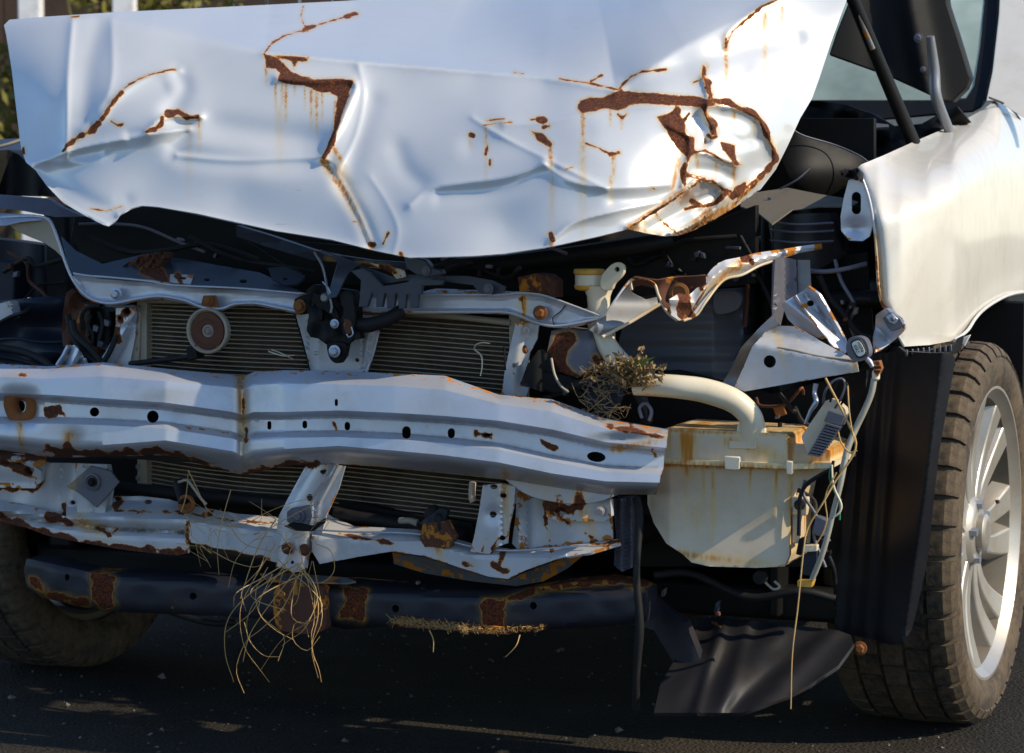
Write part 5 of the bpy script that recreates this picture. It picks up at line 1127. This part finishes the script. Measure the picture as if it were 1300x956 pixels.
# undertray and splash shields
tray = plate('undertray', [(838, 870), (850, 848), (875, 810), (894, 783), (960, 788), (1010, 794), (1063, 800), (1080, 806), (1084, 817), (1064, 845), (1030, 868), (1000, 885), (940, 905), (830, 905)],
      lambda X, Y: .05 + (905 - Y) * .0022 + .006 * np.sin((X + (Y - 800) * .9) / 10) * np.clip((X - 850) / 40, 0, 1) - .014 * np.exp(-((X - 915 + (Y - 800) * .3) / 7) ** 2) - .012 * np.exp(-((X - 948 + (Y - 800) * .3) / 10) ** 2) + .012 * np.exp(-((X - 1020 + (Y - 820) * 1.1) / 14) ** 2) + .008 * np.exp(-(((X - 990) / 30) ** 2 + ((Y - 825) / 14) ** 2)), 'tray', car, t=.006, sp=4, smooth=60, wear=Wear(0).line(2, (905, 790), (915, 796)))
bolt(1092, 823, .28, 9, 'oldrust', car)
box('floor_pan', (-.86, .45, .24), (.80, 4.3, .30), 'black', car, .01)
box('radiator_backdrop', (-.62, .55, .30), (.60, .95, .92), 'black', car, .03, label='dark engine block behind the radiator')
eng = box('engine_cover', (-.45, .50, .86), (.35, .98, .98), 'black', car, .03)
box('left_inner_apron', (-.80, .40, .3), (-.74, 1.25, .98), 'black', car, .01)
box('right_inner_apron', (.62, .50, .30), (.68, 1.25, .97), 'black', car, .01)
box('firewall', (-.85, 1.25, .25), (.85, 1.32, 1.02), 'black', car, .01)
plate('bay_side_shade', [(-80, 480), (100, 470), (184, 470), (184, 620), (150, 640), (-80, 640)], .33, 'black', car, t=.02)  # flat black sheet in place of the shade beside the radiator
plate('bay_left_shade', [(96, 262), (200, 262), (300, 284), (420, 306), (420, 350), (300, 345), (190, 330), (110, 335), (90, 300)], .36, 'black', car, t=.02)  # black sheet added so the left of the bay stays dark
plate('bay_top_shade', [(300, 300), (660, 330), (800, 320), (960, 260), (960, 360), (780, 380), (640, 372), (540, 366), (386, 360), (330, 340)], .34, 'black', car, t=.02)  # black sheet standing in for the shade under the hood

# ================================================================== WHEEL-ARCH LINER
LX = [1080, 1100, 1120, 1140, 1165, 1190, 1215]
plate('arch_liner', [(1104, 452), (1120, 448), (1148, 446), (1180, 448), (1207, 448), (1213, 455), (1207, 490), (1200, 530), (1193, 570), (1187, 620), (1181, 680), (1176, 720), (1166, 765), (1158, 798), (1148, 815), (1132, 819), (1110, 812), (1080, 806), (1060, 800), (1058, 740), (1062, 690), (1075, 620), (1090, 540), (1102, 480)],
      lambda X, Y: .30 - .05 * np.clip((X - 1130) / 70, -1, 1) + .05 * np.clip((X - np.interp(Y, [450, 620, 800], [1196, 1176, 1150])) / 14, 0, 1.5) + .010 * np.exp(-((X - np.interp(Y, [450, 800], [1098, 1072])) / 7) ** 2) + .010 * np.exp(-((X - np.interp(Y, [450, 800], [1117, 1088])) / 7) ** 2) + .008 * np.exp(-((X - np.interp(Y, [450, 800], [1135, 1110])) / 7) ** 2) + .004 * np.sin(Y / 40 + X / 30), 'liner', car, t=.004, sp=4, smooth=70)
plate('liner_clip_strip', [(1140, 440), (1150, 447), (1175, 446), (1212, 436), (1214, 430), (1222, 426), (1218, 446), (1208, 450), (1160, 455), (1144, 452), (1134, 445)], lambda X, Y: .27 + np.clip((X - 1150), 0, 80) * .0022, 'black', car, t=.02, sp=6)
for i in range(9): x = 1150 + i * 7; plate('clip_tooth', [(x, 444 - i * .8), (x + 2, 444 - i * .8), (x + 2, 451 - i * .6), (x, 451 - i * .6)], .262 + i * .0154, 'greybox', car, t=.006)
box('rear_liner', (.66, .45, .80), (.90, 1.6, .83), 'black', car, .01)
box('arch_back_wall', (.66, .42, .25), (.68, 1.25, .95), 'black', car, .005)

box('arch_rear_wall', (.62, 1.27, .22), (.955, 1.33, .93), 'black', car, .01)
box('arch_dark_sheet', (.80, 1.24, .16), (1.0, 1.262, .785), 'black', car, .004)  # added black sheet that keeps the arch opening behind the wheel dark
# ================================================================== FENDER (pearl white)
def fflank(X): return np.interp(X, [1080, 1092, 1115, 1145, 1180, 1212, 1230, 1248, 1270, 1300, 1345], [.27, .245, .24, .27, .345, .464, .62, .81, 1.04, 1.43, 2.2])
def ftop(X): return np.interp(X, [1080, 1115, 1160, 1200, 1230, 1265, 1300, 1345], [.32, .45, .80, 1.06, 1.25, 1.5, 1.8, 2.5])
def fy(X): return np.interp(X, [1088, 1110, 1160, 1200, 1230, 1265, 1300, 1345], [213, 204, 181, 165, 151, 128, 140, 150])
def fendk(X, Y):
    w = np.clip(1 - (Y - fy(X)) / 95, 0, 1)
    k = fflank(X) + (ftop(X) - fflank(X)) * w ** 2.2
    lx = X - np.interp(Y, [213, 290, 380, 440], [1089, 1112, 1119, 1140])
    k = k + .03 * np.exp(-np.clip(lx, 0, 99) / 4)
    # arch flare: the lip stands proud
    d = np.hypot((X - 1300) * 1.0, Y - 470) 
    k = k - .02 * np.exp(-((Y - np.interp(X, [1212, 1240, 1262, 1300, 1345], [430, 398, 379, 366, 366])) / 16) ** 2) * np.clip((X - 1190) / 30, 0, 1)
    k = k + .07 * np.clip((Y - 290) / 140, 0, 1) ** 2 * np.clip((X - 1120) / 60, 0, 1)
    k = k + .006 * np.exp(-(((X - 1165) / 10) ** 2 + ((Y - 300) / 60) ** 2)) + .004 * np.sin(X / 14 + Y / 33)
    return k
FW = Wear().line(1.6, (1112, 325), (1116, 370)).line(2.4, (1115, 365), (1120, 385), (1128, 398)).drip(4, .8, (1110, 300), (1124, 390))
fend = plate('front_fender', [(1088, 214), (1093, 209), (1120, 198), (1160, 180), (1200, 163), (1230, 149), (1250, 138), (1262, 128), (1275, 133), (1300, 146), (1345, 165), (1345, 372), (1300, 371), (1280, 375), (1262, 384), (1248, 394), (1238, 405), (1228, 420), (1212, 432), (1180, 438), (1148, 440), (1140, 425), (1132, 412), (1128, 398), (1119, 385), (1115, 360), (1112, 325), (1109, 290), (1102, 250), (1094, 228)],
      fendk, 'fender', car, t=.0025, sp=5, wear=FW, smooth=75, bevel=0)
tube('torn_fender_edge', [(1088, 214, .262), (1096, 230, .262), (1104, 255, .258), (1110, 290, .256), (1113, 325, .256), (1115, 360, .256), (1120, 386, .26), (1129, 400, .262), (1140, 425, .262), (1148, 440, .27)], 1.8, 'white', fend, wear=FW, n=50)
tube('arch_lip', [(1212, 432, .47), (1228, 420, .58), (1238, 405, .68), (1248, 394, .79), (1262, 384, .93), (1280, 375, 1.12), (1300, 371, 1.38), (1330, 371, 1.8)], 2.0, 'fender', fend, n=40)
plate('white_tab', [(1217, 430), (1232, 425), (1224, 440)], .56, 'postwhite', fend, t=.01)

# body behind: door flank, pillars, windscreen, roof (same paint)
bodyo = bpy.data.objects.new('cabin_body', None); COL.objects.link(bodyo); bodyo.parent = car
Vb = [(.95, 1.9, .28), (.95, 4.0, .28), (.93, 4.35, .35), (.95, 4.3, .95), (.95, 1.9, .95), (.90, 1.9, 1.10), (.88, 4.3, 1.12)]
def hull(name, secs, mat, parent, **kw):
    V = []; Fc = []; n = len(secs[0])
    for s in secs: V += s
    for i in range(len(secs) - 1):
        for j in range(n): Fc.append((i * n + j, i * n + (j + 1) % n, (i + 1) * n + (j + 1) % n, (i + 1) * n + j))
    Fc += [tuple(reversed(range(n))), tuple(range((len(secs) - 1) * n, len(secs) * n))]
    return link(name, V, Fc, mat, parent, **kw)
for s in (-1, 1):
    hull('door_flank', [[(s * .93, y, .28), (s * .965, y, .6), (s * .955, y, .95), (s * .88, y, 1.08), (s * .83, y, 1.08), (s * .83, y, .28)] for y in ((1.95, 2.2, 3.0) if s > 0 else (1.3, 2.2, 3.0))], 'fender', bodyo, smooth=50, bevel=.01)
    hull('rear_quarter', [[(s * .93, y, .3), (s * .96, y, .6), (s * .95, y, .95), (s * .86, y, 1.1), (s * .80, y, 1.1), (s * .80, y, .3)] for y in (3.02, 3.6, 4.3)], 'fender', bodyo, smooth=50, bevel=.01)
hull('roof', [[(-.62, 1.95, 1.60), (.62, 1.95, 1.60), (.58, 1.95, 1.66), (-.58, 1.95, 1.66)], [(-.66, 2.8, 1.66), (.66, 2.8, 1.66), (.6, 2.8, 1.73), (-.6, 2.8, 1.73)], [(-.62, 4.0, 1.58), (.62, 4.0, 1.58), (.58, 4.0, 1.64), (-.58, 4.0, 1.64)]], 'fender', bodyo, bevel=.01)
hull('tailgate', [[(-.85, 4.25, .3), (.85, 4.25, .3), (.85, 4.25, 1.1), (.6, 4.0, 1.6), (-.6, 4.0, 1.6), (-.85, 4.25, 1.1)], [(-.82, 4.32, .3), (.82, 4.32, .3), (.82, 4.32, 1.1), (.58, 4.08, 1.62), (-.58, 4.08, 1.62), (-.82, 4.32, 1.1)]], 'fender', bodyo)
# windscreen traced where it shows; inclined plane
zz0, kk0 = 1.06, 1.30; slope = (1.98 - 1.30) / (1.62 - 1.06)
def wk(X, Y, off=0.0):
    d = rays(X, Y)       # ray hits plane k = kk0 + slope (z - zz0)
    t = (kk0 + off + slope * (C0[2] - zz0) - C0[1]) / (d[..., 1] - slope * d[..., 2])
    return C0[1] + t * d[..., 1]
gl = plate('windscreen', [(980, -80), (1254, -80), (1252, -20), (1247, 30), (1240, 80), (1234, 124), (1180, 127), (1100, 127), (980, 127)], lambda X, Y: wk(X, Y), 'glass', bodyo, t=.005, sp=20)
plate('windscreen_frit', [(980, 127), (1210, 128), (1226, 126), (1236, 110), (1244, 60), (1250, 0), (1252, -80), (1270, -80), (1266, 20), (1258, 90), (1250, 125), (1246, 134), (1235, 140), (1100, 152), (980, 152)], lambda X, Y: wk(X, Y, -.004), 'black', bodyo, t=.006, sp=16)
o = plate('a_pillar', [(1273, -80), (1330, -80), (1330, 160), (1300, 150), (1275, 134), (1262, 128), (1252, 128), (1260, 90), (1268, 20)], lambda X, Y: wk(X, Y, -.03), 'fender', bodyo, t=.05, sp=14, smooth=60)
tube('pillar_seal', [(1272, -60, 2.05), (1268, 10, 1.85), (1260, 80, 1.65), (1252, 126, 1.53), (1240, 136, 1.48)], 1.8, 'rubber', bodyo)
tube('panel_gap', [(1256, 124, 1.3), (1275, 132, 1.45), (1290, 145, 1.6), (1300, 162, 1.7)], 1.2, 'rubber', bodyo)
box('dashboard', (-.75, 1.55, .95), (.70, 1.75, 1.02), 'navy', bodyo, .02)
# cowl and loose black plastics by the hinge
plate('cowl_cover', [(1010, 128), (1040, 128), (1075, 133), (1110, 145), (1135, 160), (1170, 157), (1200, 140), (1215, 135), (1232, 155), (1160, 182), (1120, 200), (1060, 200), (1005, 180)], lambda X, Y: 1.12 + .02 * np.sin(X / 12) * np.sin(Y / 8), 'black', car, t=.02, sp=6)
plate('cowl_blade', [(1024, 164), (1060, 156), (1100, 155), (1128, 158), (1128, 161), (1090, 163), (1060, 170), (1030, 168)], lambda X, Y: .98 + (170 - Y) * .003, 'greybox', car, t=.005, sp=6)
plate('hanging_black_panel', [(1003, 162), (1020, 172), (1060, 185), (1090, 198), (1104, 208), (1092, 215), (1085, 240), (1050, 252), (1010, 240), (1000, 220), (992, 200)], lambda X, Y: .62 - .05 * np.cos((X - 1000) / 36) + .02 * np.sin(Y / 20), 'black', car, t=.01, sp=6, smooth=70)
tube('panel_edge', [(1003, 162, .56), (1020, 172, .57), (1060, 184, .6), (1090, 197, .6), (1104, 207, .6)], 1.0, 'greybox', car)
plate('bay_shadow_panel', [(930, 262), (1000, 150), (1110, 150), (1110, 250), (1000, 262)], .72, 'black', car, t=.02)  # flat black sheet put in for the shadow deep in the bay
tube('thin_stay', [(990, 240, .45), (1012, 228, .45), (1030, 212, .46)], 1.2, 'greybox', car)

# right-hand fender stub, seen at the far left edge
plate('far_fender', [(-120, 160), (-20, 178), (28, 175), (30, 190), (0, 200), (-120, 210)], lambda X, Y: .75 + (195 - Y) * .006, 'bluesteel', car, t=.005, sp=8)
tube('chrome_strip', [(-60, 200, .7), (0, 186, .72), (26, 178, .74)], 2, 'tube', car)
plate('dark_corner_cover', [(-80, 196), (10, 190), (24, 196), (44, 216), (72, 250), (-80, 246)], lambda X, Y: .5 + .02 * np.sin(X / 10), 'black', car, t=.05, sp=8)

# ================================================================== WHEELS
def wheel(cx, k, z, steer, side, detail=True):
    w = bpy.data.objects.new('front_wheel', None); COL.objects.link(w); w.parent = car
    w.location = (cx, k, z); w.rotation_euler = (0, 0, steer)
    R, HWD = .362, .108
    prof = [(-.098, .262), (-.112, .275), (-.122, .305), (-.120, .33), (-.110, .345), (-.100, .351), (-.07, .354), (0, .356), (.07, .354), (.100, .351), (.110, .345), (.120, .33), (.122, .305), (.112, .275), (.098, .262)]
    n = 96; V = []; Fc = []
    for u, r in prof:
        for j in range(n): a = 2 * math.pi * j / n; V.append((u, r * math.cos(a), r * math.sin(a)))
    m = len(prof)
    for i in range(m - 1):
        for j in range(n): Fc.append((i * n + j, i * n + (j + 1) % n, (i + 1) * n + (j + 1) % n, (i + 1) * n + j))
    link('tyre', V, Fc, 'tyre', w, smooth=60)
    def block(prof_u, da):
        V = []; 
        for a in (-da, da):
            for u, r in prof_u: V.append((u, r * math.sin(a), r * math.cos(a)))
        q = len(prof_u); Fc = [tuple(range(q)), tuple(range(2 * q - 1, q - 1, -1))] + [(i, (i + 1) % q + 0, (i + 1) % q + q, i + q) for i in range(q)]
        bm = bpy.data.meshes.new('tread_block'); bm.from_pydata(V, [], Fc); bm.validate(); bm.materials.append(M['tyre']); return bm
    NB = 42; rows = []
    sh = block([(.072, .350), (.072, .362), (.100, .359), (.113, .350), (.121, .336), (.116, .33)], math.pi / NB * .80)
    shl = block([(-.116, .33), (-.121, .336), (-.113, .350), (-.100, .359), (-.072, .362), (-.072, .350)], math.pi / NB * .80)
    c1 = block([(.026, .350), (.026, .363), (.064, .362), (.064, .350)], math.pi / NB * .82)
    c2 = block([(-.064, .350), (-.064, .362), (-.026, .363), (-.026, .350)], math.pi / NB * .82)
    c0 = block([(-.019, .350), (-.019, .364), (.019, .364), (.019, .350)], math.pi / NB * .9)
    for me, ph in ((sh, 0), (shl, .5), (c1, .3), (c2, .7), (c0, .1)):
        for j in range(NB):
            a = 2 * math.pi * (j + ph) / NB
            # only the arc that can be seen (front and outside) gets its blocks
            if math.cos(a) < -0.99: pass
            o = bpy.data.objects.new('tread_block', me); COL.objects.link(o); o.parent = w; o.rotation_euler = (a, 0, 0)
    # rim
    rp = [(-.085, .262), (-.095, .272), (-.09, .277), (-.05, .262), (.04, .245), (.085, .258), (.098, .268), (.107, .279), (.113, .280), (.113, .273), (.104, .266), (.094, .256), (.06, .246), (-.03, .236), (-.08, .25)]
    V = []; Fc = []
    for u, r in rp:
        for j in range(72): a = 2 * math.pi * j / 72; V.append((side * u, r * math.cos(a), r * math.sin(a)))
    q = len(rp)
    for i in range(q):
        for j in range(72): Fc.append((i * 72 + j, i * 72 + (j + 1) % 72, ((i + 1) % q) * 72 + (j + 1) % 72, ((i + 1) % q) * 72 + j))
    lip = [f for f in Fc if (f[0] // 72) in range(5, 11)]; brl = [f for f in Fc if (f[0] // 72) not in range(5, 11)]
    link('rim_barrel', V, brl, 'barrel', w, smooth=40); link('rim_lip', V, lip, 'alloy', w, smooth=40)
    # ten blades in five pairs: tapered, curved
    def spoke():
        V = []; Fc = []; S_ = 9
        for i in range(S_):
            t = i / (S_ - 1); r = .045 + t * .212
            wd = .023 + .014 * t + .004 * math.cos(t * 6); sw = .018 * math.sin(t * math.pi * .9)
            uo = .078 - .018 * math.sin(t * math.pi) * .6 + .018 * t; ui = uo - .034
            for (a, b) in ((-wd * .62, uo), (wd * .62, uo), (wd, ui), (-wd, ui)): V.append((b, a + sw, r))
        for i in range(S_ - 1):
            for j in range(4): Fc.append((i * 4 + j, i * 4 + (j + 1) % 4, (i + 1) * 4 + (j + 1) % 4, (i + 1) * 4 + j))
        Fc += [(3, 2, 1, 0), tuple(range((S_ - 1) * 4, S_ * 4))]
        return V, Fc
    V, Fc = spoke(); V = [(side * a, b, c_) for a, b, c_ in V]
    so = link('spoke', V, Fc, 'alloy', w, smooth=35, bevel=.003); so.rotation_euler = (0.05, 0, 0)
    for j in range(1, 14):
        o = so.copy(); COL.objects.link(o); o.parent = w
        o.rotation_euler = (0.05 + 2 * math.pi * (j // 2) / 7 + (.34 if j % 2 else 0), 0, 0)
    def rev(name, prof, mat, n=32):
        V = []; Fc = []
        for u, r in prof:
            for j in range(n): a = 2 * math.pi * j / n; V.append((side * u, r * math.cos(a), r * math.sin(a)))
        for i in range(len(prof) - 1):
            for j in range(n): Fc.append((i * n + j, i * n + (j + 1) % n, (i + 1) * n + (j + 1) % n, (i + 1) * n + j))
        Fc += [tuple(range(n)), tuple(range((len(prof) - 1) * n, len(prof) * n))]
        return link(name, V, Fc, mat, w, smooth=35)
    rev('hub', [(.02, .075), (.07, .072), (.085, .06), (.088, .05)], 'alloy')
    rev('centre_cap', [(.085, .036), (.100, .035), (.104, .03), (.105, .02)], 'alloy')
    rev('brake_disc', [(-.03, .15), (-.01, .15), (-.01, .06)], 'rusty')
    rev('wheel_back', [(-.09, .24), (-.08, .24)], 'black')
    for j in range(5):
        a = 2 * math.pi * j / 5 + .5; v, f = sweep([(side * .07, .054 * math.cos(a), .054 * math.sin(a)), (side * .096, .054 * math.cos(a), .054 * math.sin(a))], .009, 6)
        link('wheel_nut', v, f, 'bolt', w, smooth=30)
    v, f = sweep([(side * .06, .2, .03), (side * .085, .19, .035)], .004, 8); link('valve', v, f, 'rubber', w)
    return w
wr = wheel(.882, .84, .362, math.radians(-4), 1)
wl = wheel(-.965, .72, .362, math.radians(-4), -1)
for s in (-1, 1):
    for kk in (3.45,):
        o = hull('rear_wheel', [[(s * .74, kk + .34 * math.cos(a), .35 + .34 * math.sin(a)) for a in np.linspace(0, 2 * math.pi, 32, endpoint=False)], [(s * .95, kk + .34 * math.cos(a), .35 + .34 * math.sin(a)) for a in np.linspace(0, 2 * math.pi, 32, endpoint=False)]], 'tyre', car, bevel=.02)
tube('axle_shaft', [(120, 740, .75), (400, 760, .8), (800, 780, .8), (1150, 720, .78)], 10, 'rusty', car)

# ================================================================== PLANT DEBRIS (things of their own)
def debris(name, V, Fc, mat, label, cat):
    o = world_obj(name, V, Fc, mat, label=label, cat=cat); o.location = ORG; o.rotation_euler = (0, 0, -YAW); return o
V = []; Fc = []
def strand(pts, r, n=22, ns=4):
    c = catmull(pts, n); P = Q(c[:, 0], c[:, 1], c[:, 2]); s = PX(.05, 350)
    v, f = sweep(P, np.linspace(r, r * .5, n) * s, ns); m = len(V)
    V.extend(v); Fc.extend([tuple(q + m for q in w) for w in f])
traced = [((380, 715, .05), (345, 735, .03), (310, 760, .02), (288, 790, .03), (286, 830, .04), (297, 866, .05)), ((384, 720, .05), (360, 770, .02), (330, 800, .02), (312, 815, .03), (300, 850, .03), (310, 880, .04)),
          ((350, 690, .05), (320, 740, .03), (305, 775, .02), (310, 820, .03), (330, 850, .04), (342, 866, .05)), ((380, 722, .04), (400, 750, .03), (404, 780, .02), (396, 820, .02), (405, 850, .03), (408, 866, .04)),
          ((400, 745, .03), (398, 775, .02), (385, 800, .02), (368, 812, .02), (358, 820, .02)), ((375, 715, .04), (395, 735, .02), (403, 760, .02), (390, 790, .01), (375, 790, .02), (372, 812, .02), (390, 826, .02), (406, 808, .02)),
          ((340, 720, .04), (325, 750, .03), (330, 780, .02), (350, 800, .01), (372, 812, .02)), ((400, 690, .04), (420, 700, .03), (424, 725, .03), (408, 740, .02), (392, 735, .03), (396, 712, .03)),
          ((310, 790, .02), (318, 815, .02), (335, 832, .02), (355, 834, .02)), ((239, 597, .07), (250, 620, .05), (262, 645, .04), (275, 655, .03)), ((293, 622, .07), (285, 650, .04), (278, 680, .03), (276, 700, .03), (278, 730, .03)),
          ((245, 660, .04), (300, 668, .03), (340, 650, .03), (365, 640, .03), (395, 632, .04)), ((400, 640, .03), (370, 655, .03), (330, 680, .02), (300, 710, .02), (290, 745, .02)), ((350, 660, .04), (330, 690, .02), (318, 720, .02), (305, 760, .02)),
          ((270, 700, .04), (300, 715, .03), (330, 718, .03), (350, 690, .03)), ((384, 725, .04), (378, 760, .03), (372, 770, .03)), ((290, 665, .03), (310, 690, .03), (345, 700, .03)), ((545, 800, .08), (550, 812, .08), (550, 828, .08)), ((660, 806, .09), (655, 820, .08), (642, 834, .08)),
          ((230, 650, .08), (236, 630, .07), (239, 600, .06))]
for p in traced: strand(p, random.uniform(.55, .95))
for i in range(12):
    x0 = random.uniform(335, 400); y0 = random.uniform(690, 740); x1 = random.uniform(286, 412); y1 = random.uniform(760, 862)
    cx = random.uniform(286, 415); cy = (y0 + y1) / 2 + random.uniform(-15, 15)
    strand(((x0, y0, .05), (cx, cy, random.uniform(.0, .04)), ((cx + x1) / 2 + random.uniform(-20, 20), (cy + y1) / 2, random.uniform(0, .05)), (x1, y1, .03)), random.uniform(.45, .9), 16, 3)
for i in range(34):
    x0 = random.uniform(240, 400); y0 = random.uniform(655, 700)
    strand(((x0, y0, .05), (x0 + random.uniform(-25, 25), y0 + random.uniform(-15, 15), .04), (x0 + random.uniform(-40, 40), y0 + random.uniform(-30, 30), .04)), random.uniform(.35, .6), 8, 3)
debris('dried_root_tangle', V, Fc, 'straw', 'tangle of dried yellow roots hanging from the centre bracket below the bumper beam', 'dry roots')['kind'] = 'stuff'
V = []; Fc = []
strand(((1048, 480, .10), (1078, 540, .09), (1086, 570, .08), (1060, 612, .07), (1045, 638, .06), (1026, 670, .06), (1020, 700, .05), (1013, 770, .04), (1006, 830, .03), (1004, 900, .03)), 1.5, 60, 6)
strand(((1076, 490, .10), (1079, 530, .09), (1087, 570, .08)), 1.1, 12, 5)
strand(((1062, 600, .07), (1048, 630, .07), (1050, 660, .07), (1040, 685, .07), (1025, 700, .06), (1000, 715, .06), (985, 720, .1)), 1.0, 24, 5)
debris('dry_stalk', V, Fc, 'straw', 'long dry plant stalk hanging in front of the wires and tank, reaching the undertray', 'dry stalk')
V = []; Fc = []
for i in range(70):
    a = random.uniform(-.1, 3.2); L = random.uniform(14, 46); x0 = random.uniform(786, 812); y0 = random.uniform(470, 492)
    x1 = x0 + math.cos(a) * L * .9; y1 = y0 - abs(math.sin(a)) * L * .7
    strand(((x0, y0, .08), ((x0 + x1) / 2 + random.uniform(-5, 5), (y0 + y1) / 2, .07), (x1, y1, random.uniform(.05, .1))), random.uniform(.5, 1.0), 7, 3)
    for _ in range(9):
        t = random.uniform(.4, 1.05); p = Q(x0 + (x1 - x0) * t + random.uniform(-4, 4), y0 + (y1 - y0) * t + random.uniform(-4, 4), random.uniform(.05, .1))
        a3 = RNG.normal(size=3); a3 /= np.linalg.norm(a3); b3 = np.cross(a3, RNG.normal(size=3)); b3 /= np.linalg.norm(b3); s_ = random.uniform(.004, .0095); m = len(V)
        V += [p - a3 * s_, p + b3 * s_ * .4, p + a3 * s_, p - b3 * s_ * .4]; Fc.append((m, m + 1, m + 2, m + 3))
for i in range(60):
    x0 = random.uniform(742, 800); y0 = random.uniform(470, 530)
    strand(((x0, y0, .09), (x0 + random.uniform(-15, 15), y0 + random.uniform(-12, 12), .085), (x0 + random.uniform(-24, 24), y0 + random.uniform(-18, 18), .08)), random.uniform(.4, .8), 7, 3)
wd = debris('withered_weed', V, Fc, 'weed', 'withered brown weed tuft sitting on the ivory filler pipe', 'weed')
V = []; Fc = []
for (x0, y0, x1, y1) in ((806, 462, 833, 453), (808, 466, 824, 460), (800, 468, 815, 455)):
    p0, p1 = Q(x0, y0, .06), Q(x1, y1, .05); d = p1 - p0; u = np.array([0, -.3, 1.0]) * .0035; m = len(V)
    V += [p0, p0 + d * .4 + u, p1, p0 + d * .5 - u]; Fc.append((m, m + 1, m + 2, m + 3))
g = link('green_leaf', V, Fc, 'green', wd)
V = []; Fc = []
strand(((602, 444, .19), (604, 438, .17), (612, 435, .15), (622, 436, .14)), 1.3, 14, 5); strand(((603, 444, .18), (611, 452, .16), (612, 465, .15), (610, 477, .14)), 1.3, 14, 5)
debris('pale_twig', V, Fc, 'ivory', 'forked pale dried twig stuck on the right part of the radiator core', 'twig')
V = []; Fc = []
strand(((341, 446, .19), (352, 450, .18), (362, 452, .17), (374, 451, .17)), 1.1, 14, 5); strand(((345, 444, .19), (356, 448, .18), (372, 456, .17)), .9, 14, 5)
debris('pale_twig', V, Fc, 'ivory', 'thin pale dried twig lying across the radiator core left of the latch', 'twig')

# ------------------------------------------------------------------ more looms, clips and hoses in the dark of the bay
def loom(x0, y0, x1, y1, k, r, mat, n=4, amp=14):
    pts = []
    for i in range(n + 1):
        t = i / n; pts.append((x0 + (x1 - x0) * t + random.uniform(-amp, amp) * (0 < i < n), y0 + (y1 - y0) * t + random.uniform(-amp, amp) * (0 < i < n), k + random.uniform(-.015, .015)))
    tube('loom', pts, r, mat, car)
for a in ((800, 325, 935, 300, .33, 3, 'rubber'), (815, 345, 940, 315, .34, 2, 'greybox'), (790, 318, 870, 350, .32, 4, 'black'), (940, 300, 985, 400, .33, 2.5, 'rubber'), (1040, 350, 1105, 430, .3, 4, 'rubber'), (1060, 330, 1090, 440, .31, 2.5, 'greybox'), (1035, 420, 1105, 380, .3, 3, 'rubber'),
          (990, 500, 1040, 545, .24, 3, 'rubber'), (960, 505, 1020, 500, .25, 2, 'rusty'), (700, 490, 790, 540, .16, 4, 'rubber'), (690, 505, 800, 500, .17, 2.5, 'rubber'), (1010, 620, 1060, 740, .16, 3, 'rubber'), (1022, 610, 1048, 720, .15, 2, 'greybox'),
          (110, 300, 330, 330, .26, 3, 'rubber'), (100, 285, 260, 320, .27, 2, 'greybox'), (240, 300, 400, 345, .24, 2.5, 'rubber'), (5, 345, 90, 330, .33, 3, 'rubber'), (10, 320, 70, 400, .33, 2, 'rusty'), (560, 345, 660, 340, .17, 3, 'rubber'), (150, 740, 300, 790, .3, 4, 'rubber'), (830, 730, 1060, 760, .25, 5, 'rubber'), (560, 330, 720, 322, .16, 2, 'greybox')):
    loom(*a)
for i in range(46):
    x, y, k = random.choice(((880, 325, .31), (1070, 390, .29), (960, 360, .32), (230, 310, .24), (45, 340, .31), (740, 505, .15), (1000, 520, .23), (1035, 690, .14), (870, 760, .23), (600, 342, .16), (560, 745, .14)))
    x += random.uniform(-42, 42) * (.5 if x > 990 else 1); y += random.uniform(-16, 16); w = random.uniform(3, 8); h = random.uniform(3, 9); q = random.uniform(-3, 3)
    plate('clip', [(x, y), (x + w, y + q), (x + w + q * .5, y + h), (x + q * .4, y + h - q * .5)], k, random.choice(('black', 'greybox', 'rusty', 'navy', 'bluesteel', 'dusty')), car, t=.012, bevel=.001)
# loose grit on the asphalt
V = []; Fc = []
for i in range(2600):
    x = RNG.uniform(-2.2, 2.4); y = RNG.uniform(3.0, 7.5); r = RNG.uniform(.0015, .004) if RNG.uniform() < .96 else RNG.uniform(.005, .009); m = len(V)
    q = RNG.normal(size=(6, 3)) * .25 + np.array([(1, 0, 0), (-1, 0, 0), (0, 1, 0), (0, -1, 0), (0, 0, .7), (0, 0, -.5)])
    V += [tuple(np.array([x, y, r * .3]) + a_ * r) for a_ in q]
    Fc += [tuple(m + j for j in f) for f in ((0, 2, 4), (2, 1, 4), (1, 3, 4), (3, 0, 4), (2, 0, 5), (1, 2, 5), (3, 1, 5), (0, 3, 5))]
world_obj('loose_grit', V, Fc, 'dusty', label='loose grit and small stones scattered on the asphalt', cat='gravel', kind='stuff')
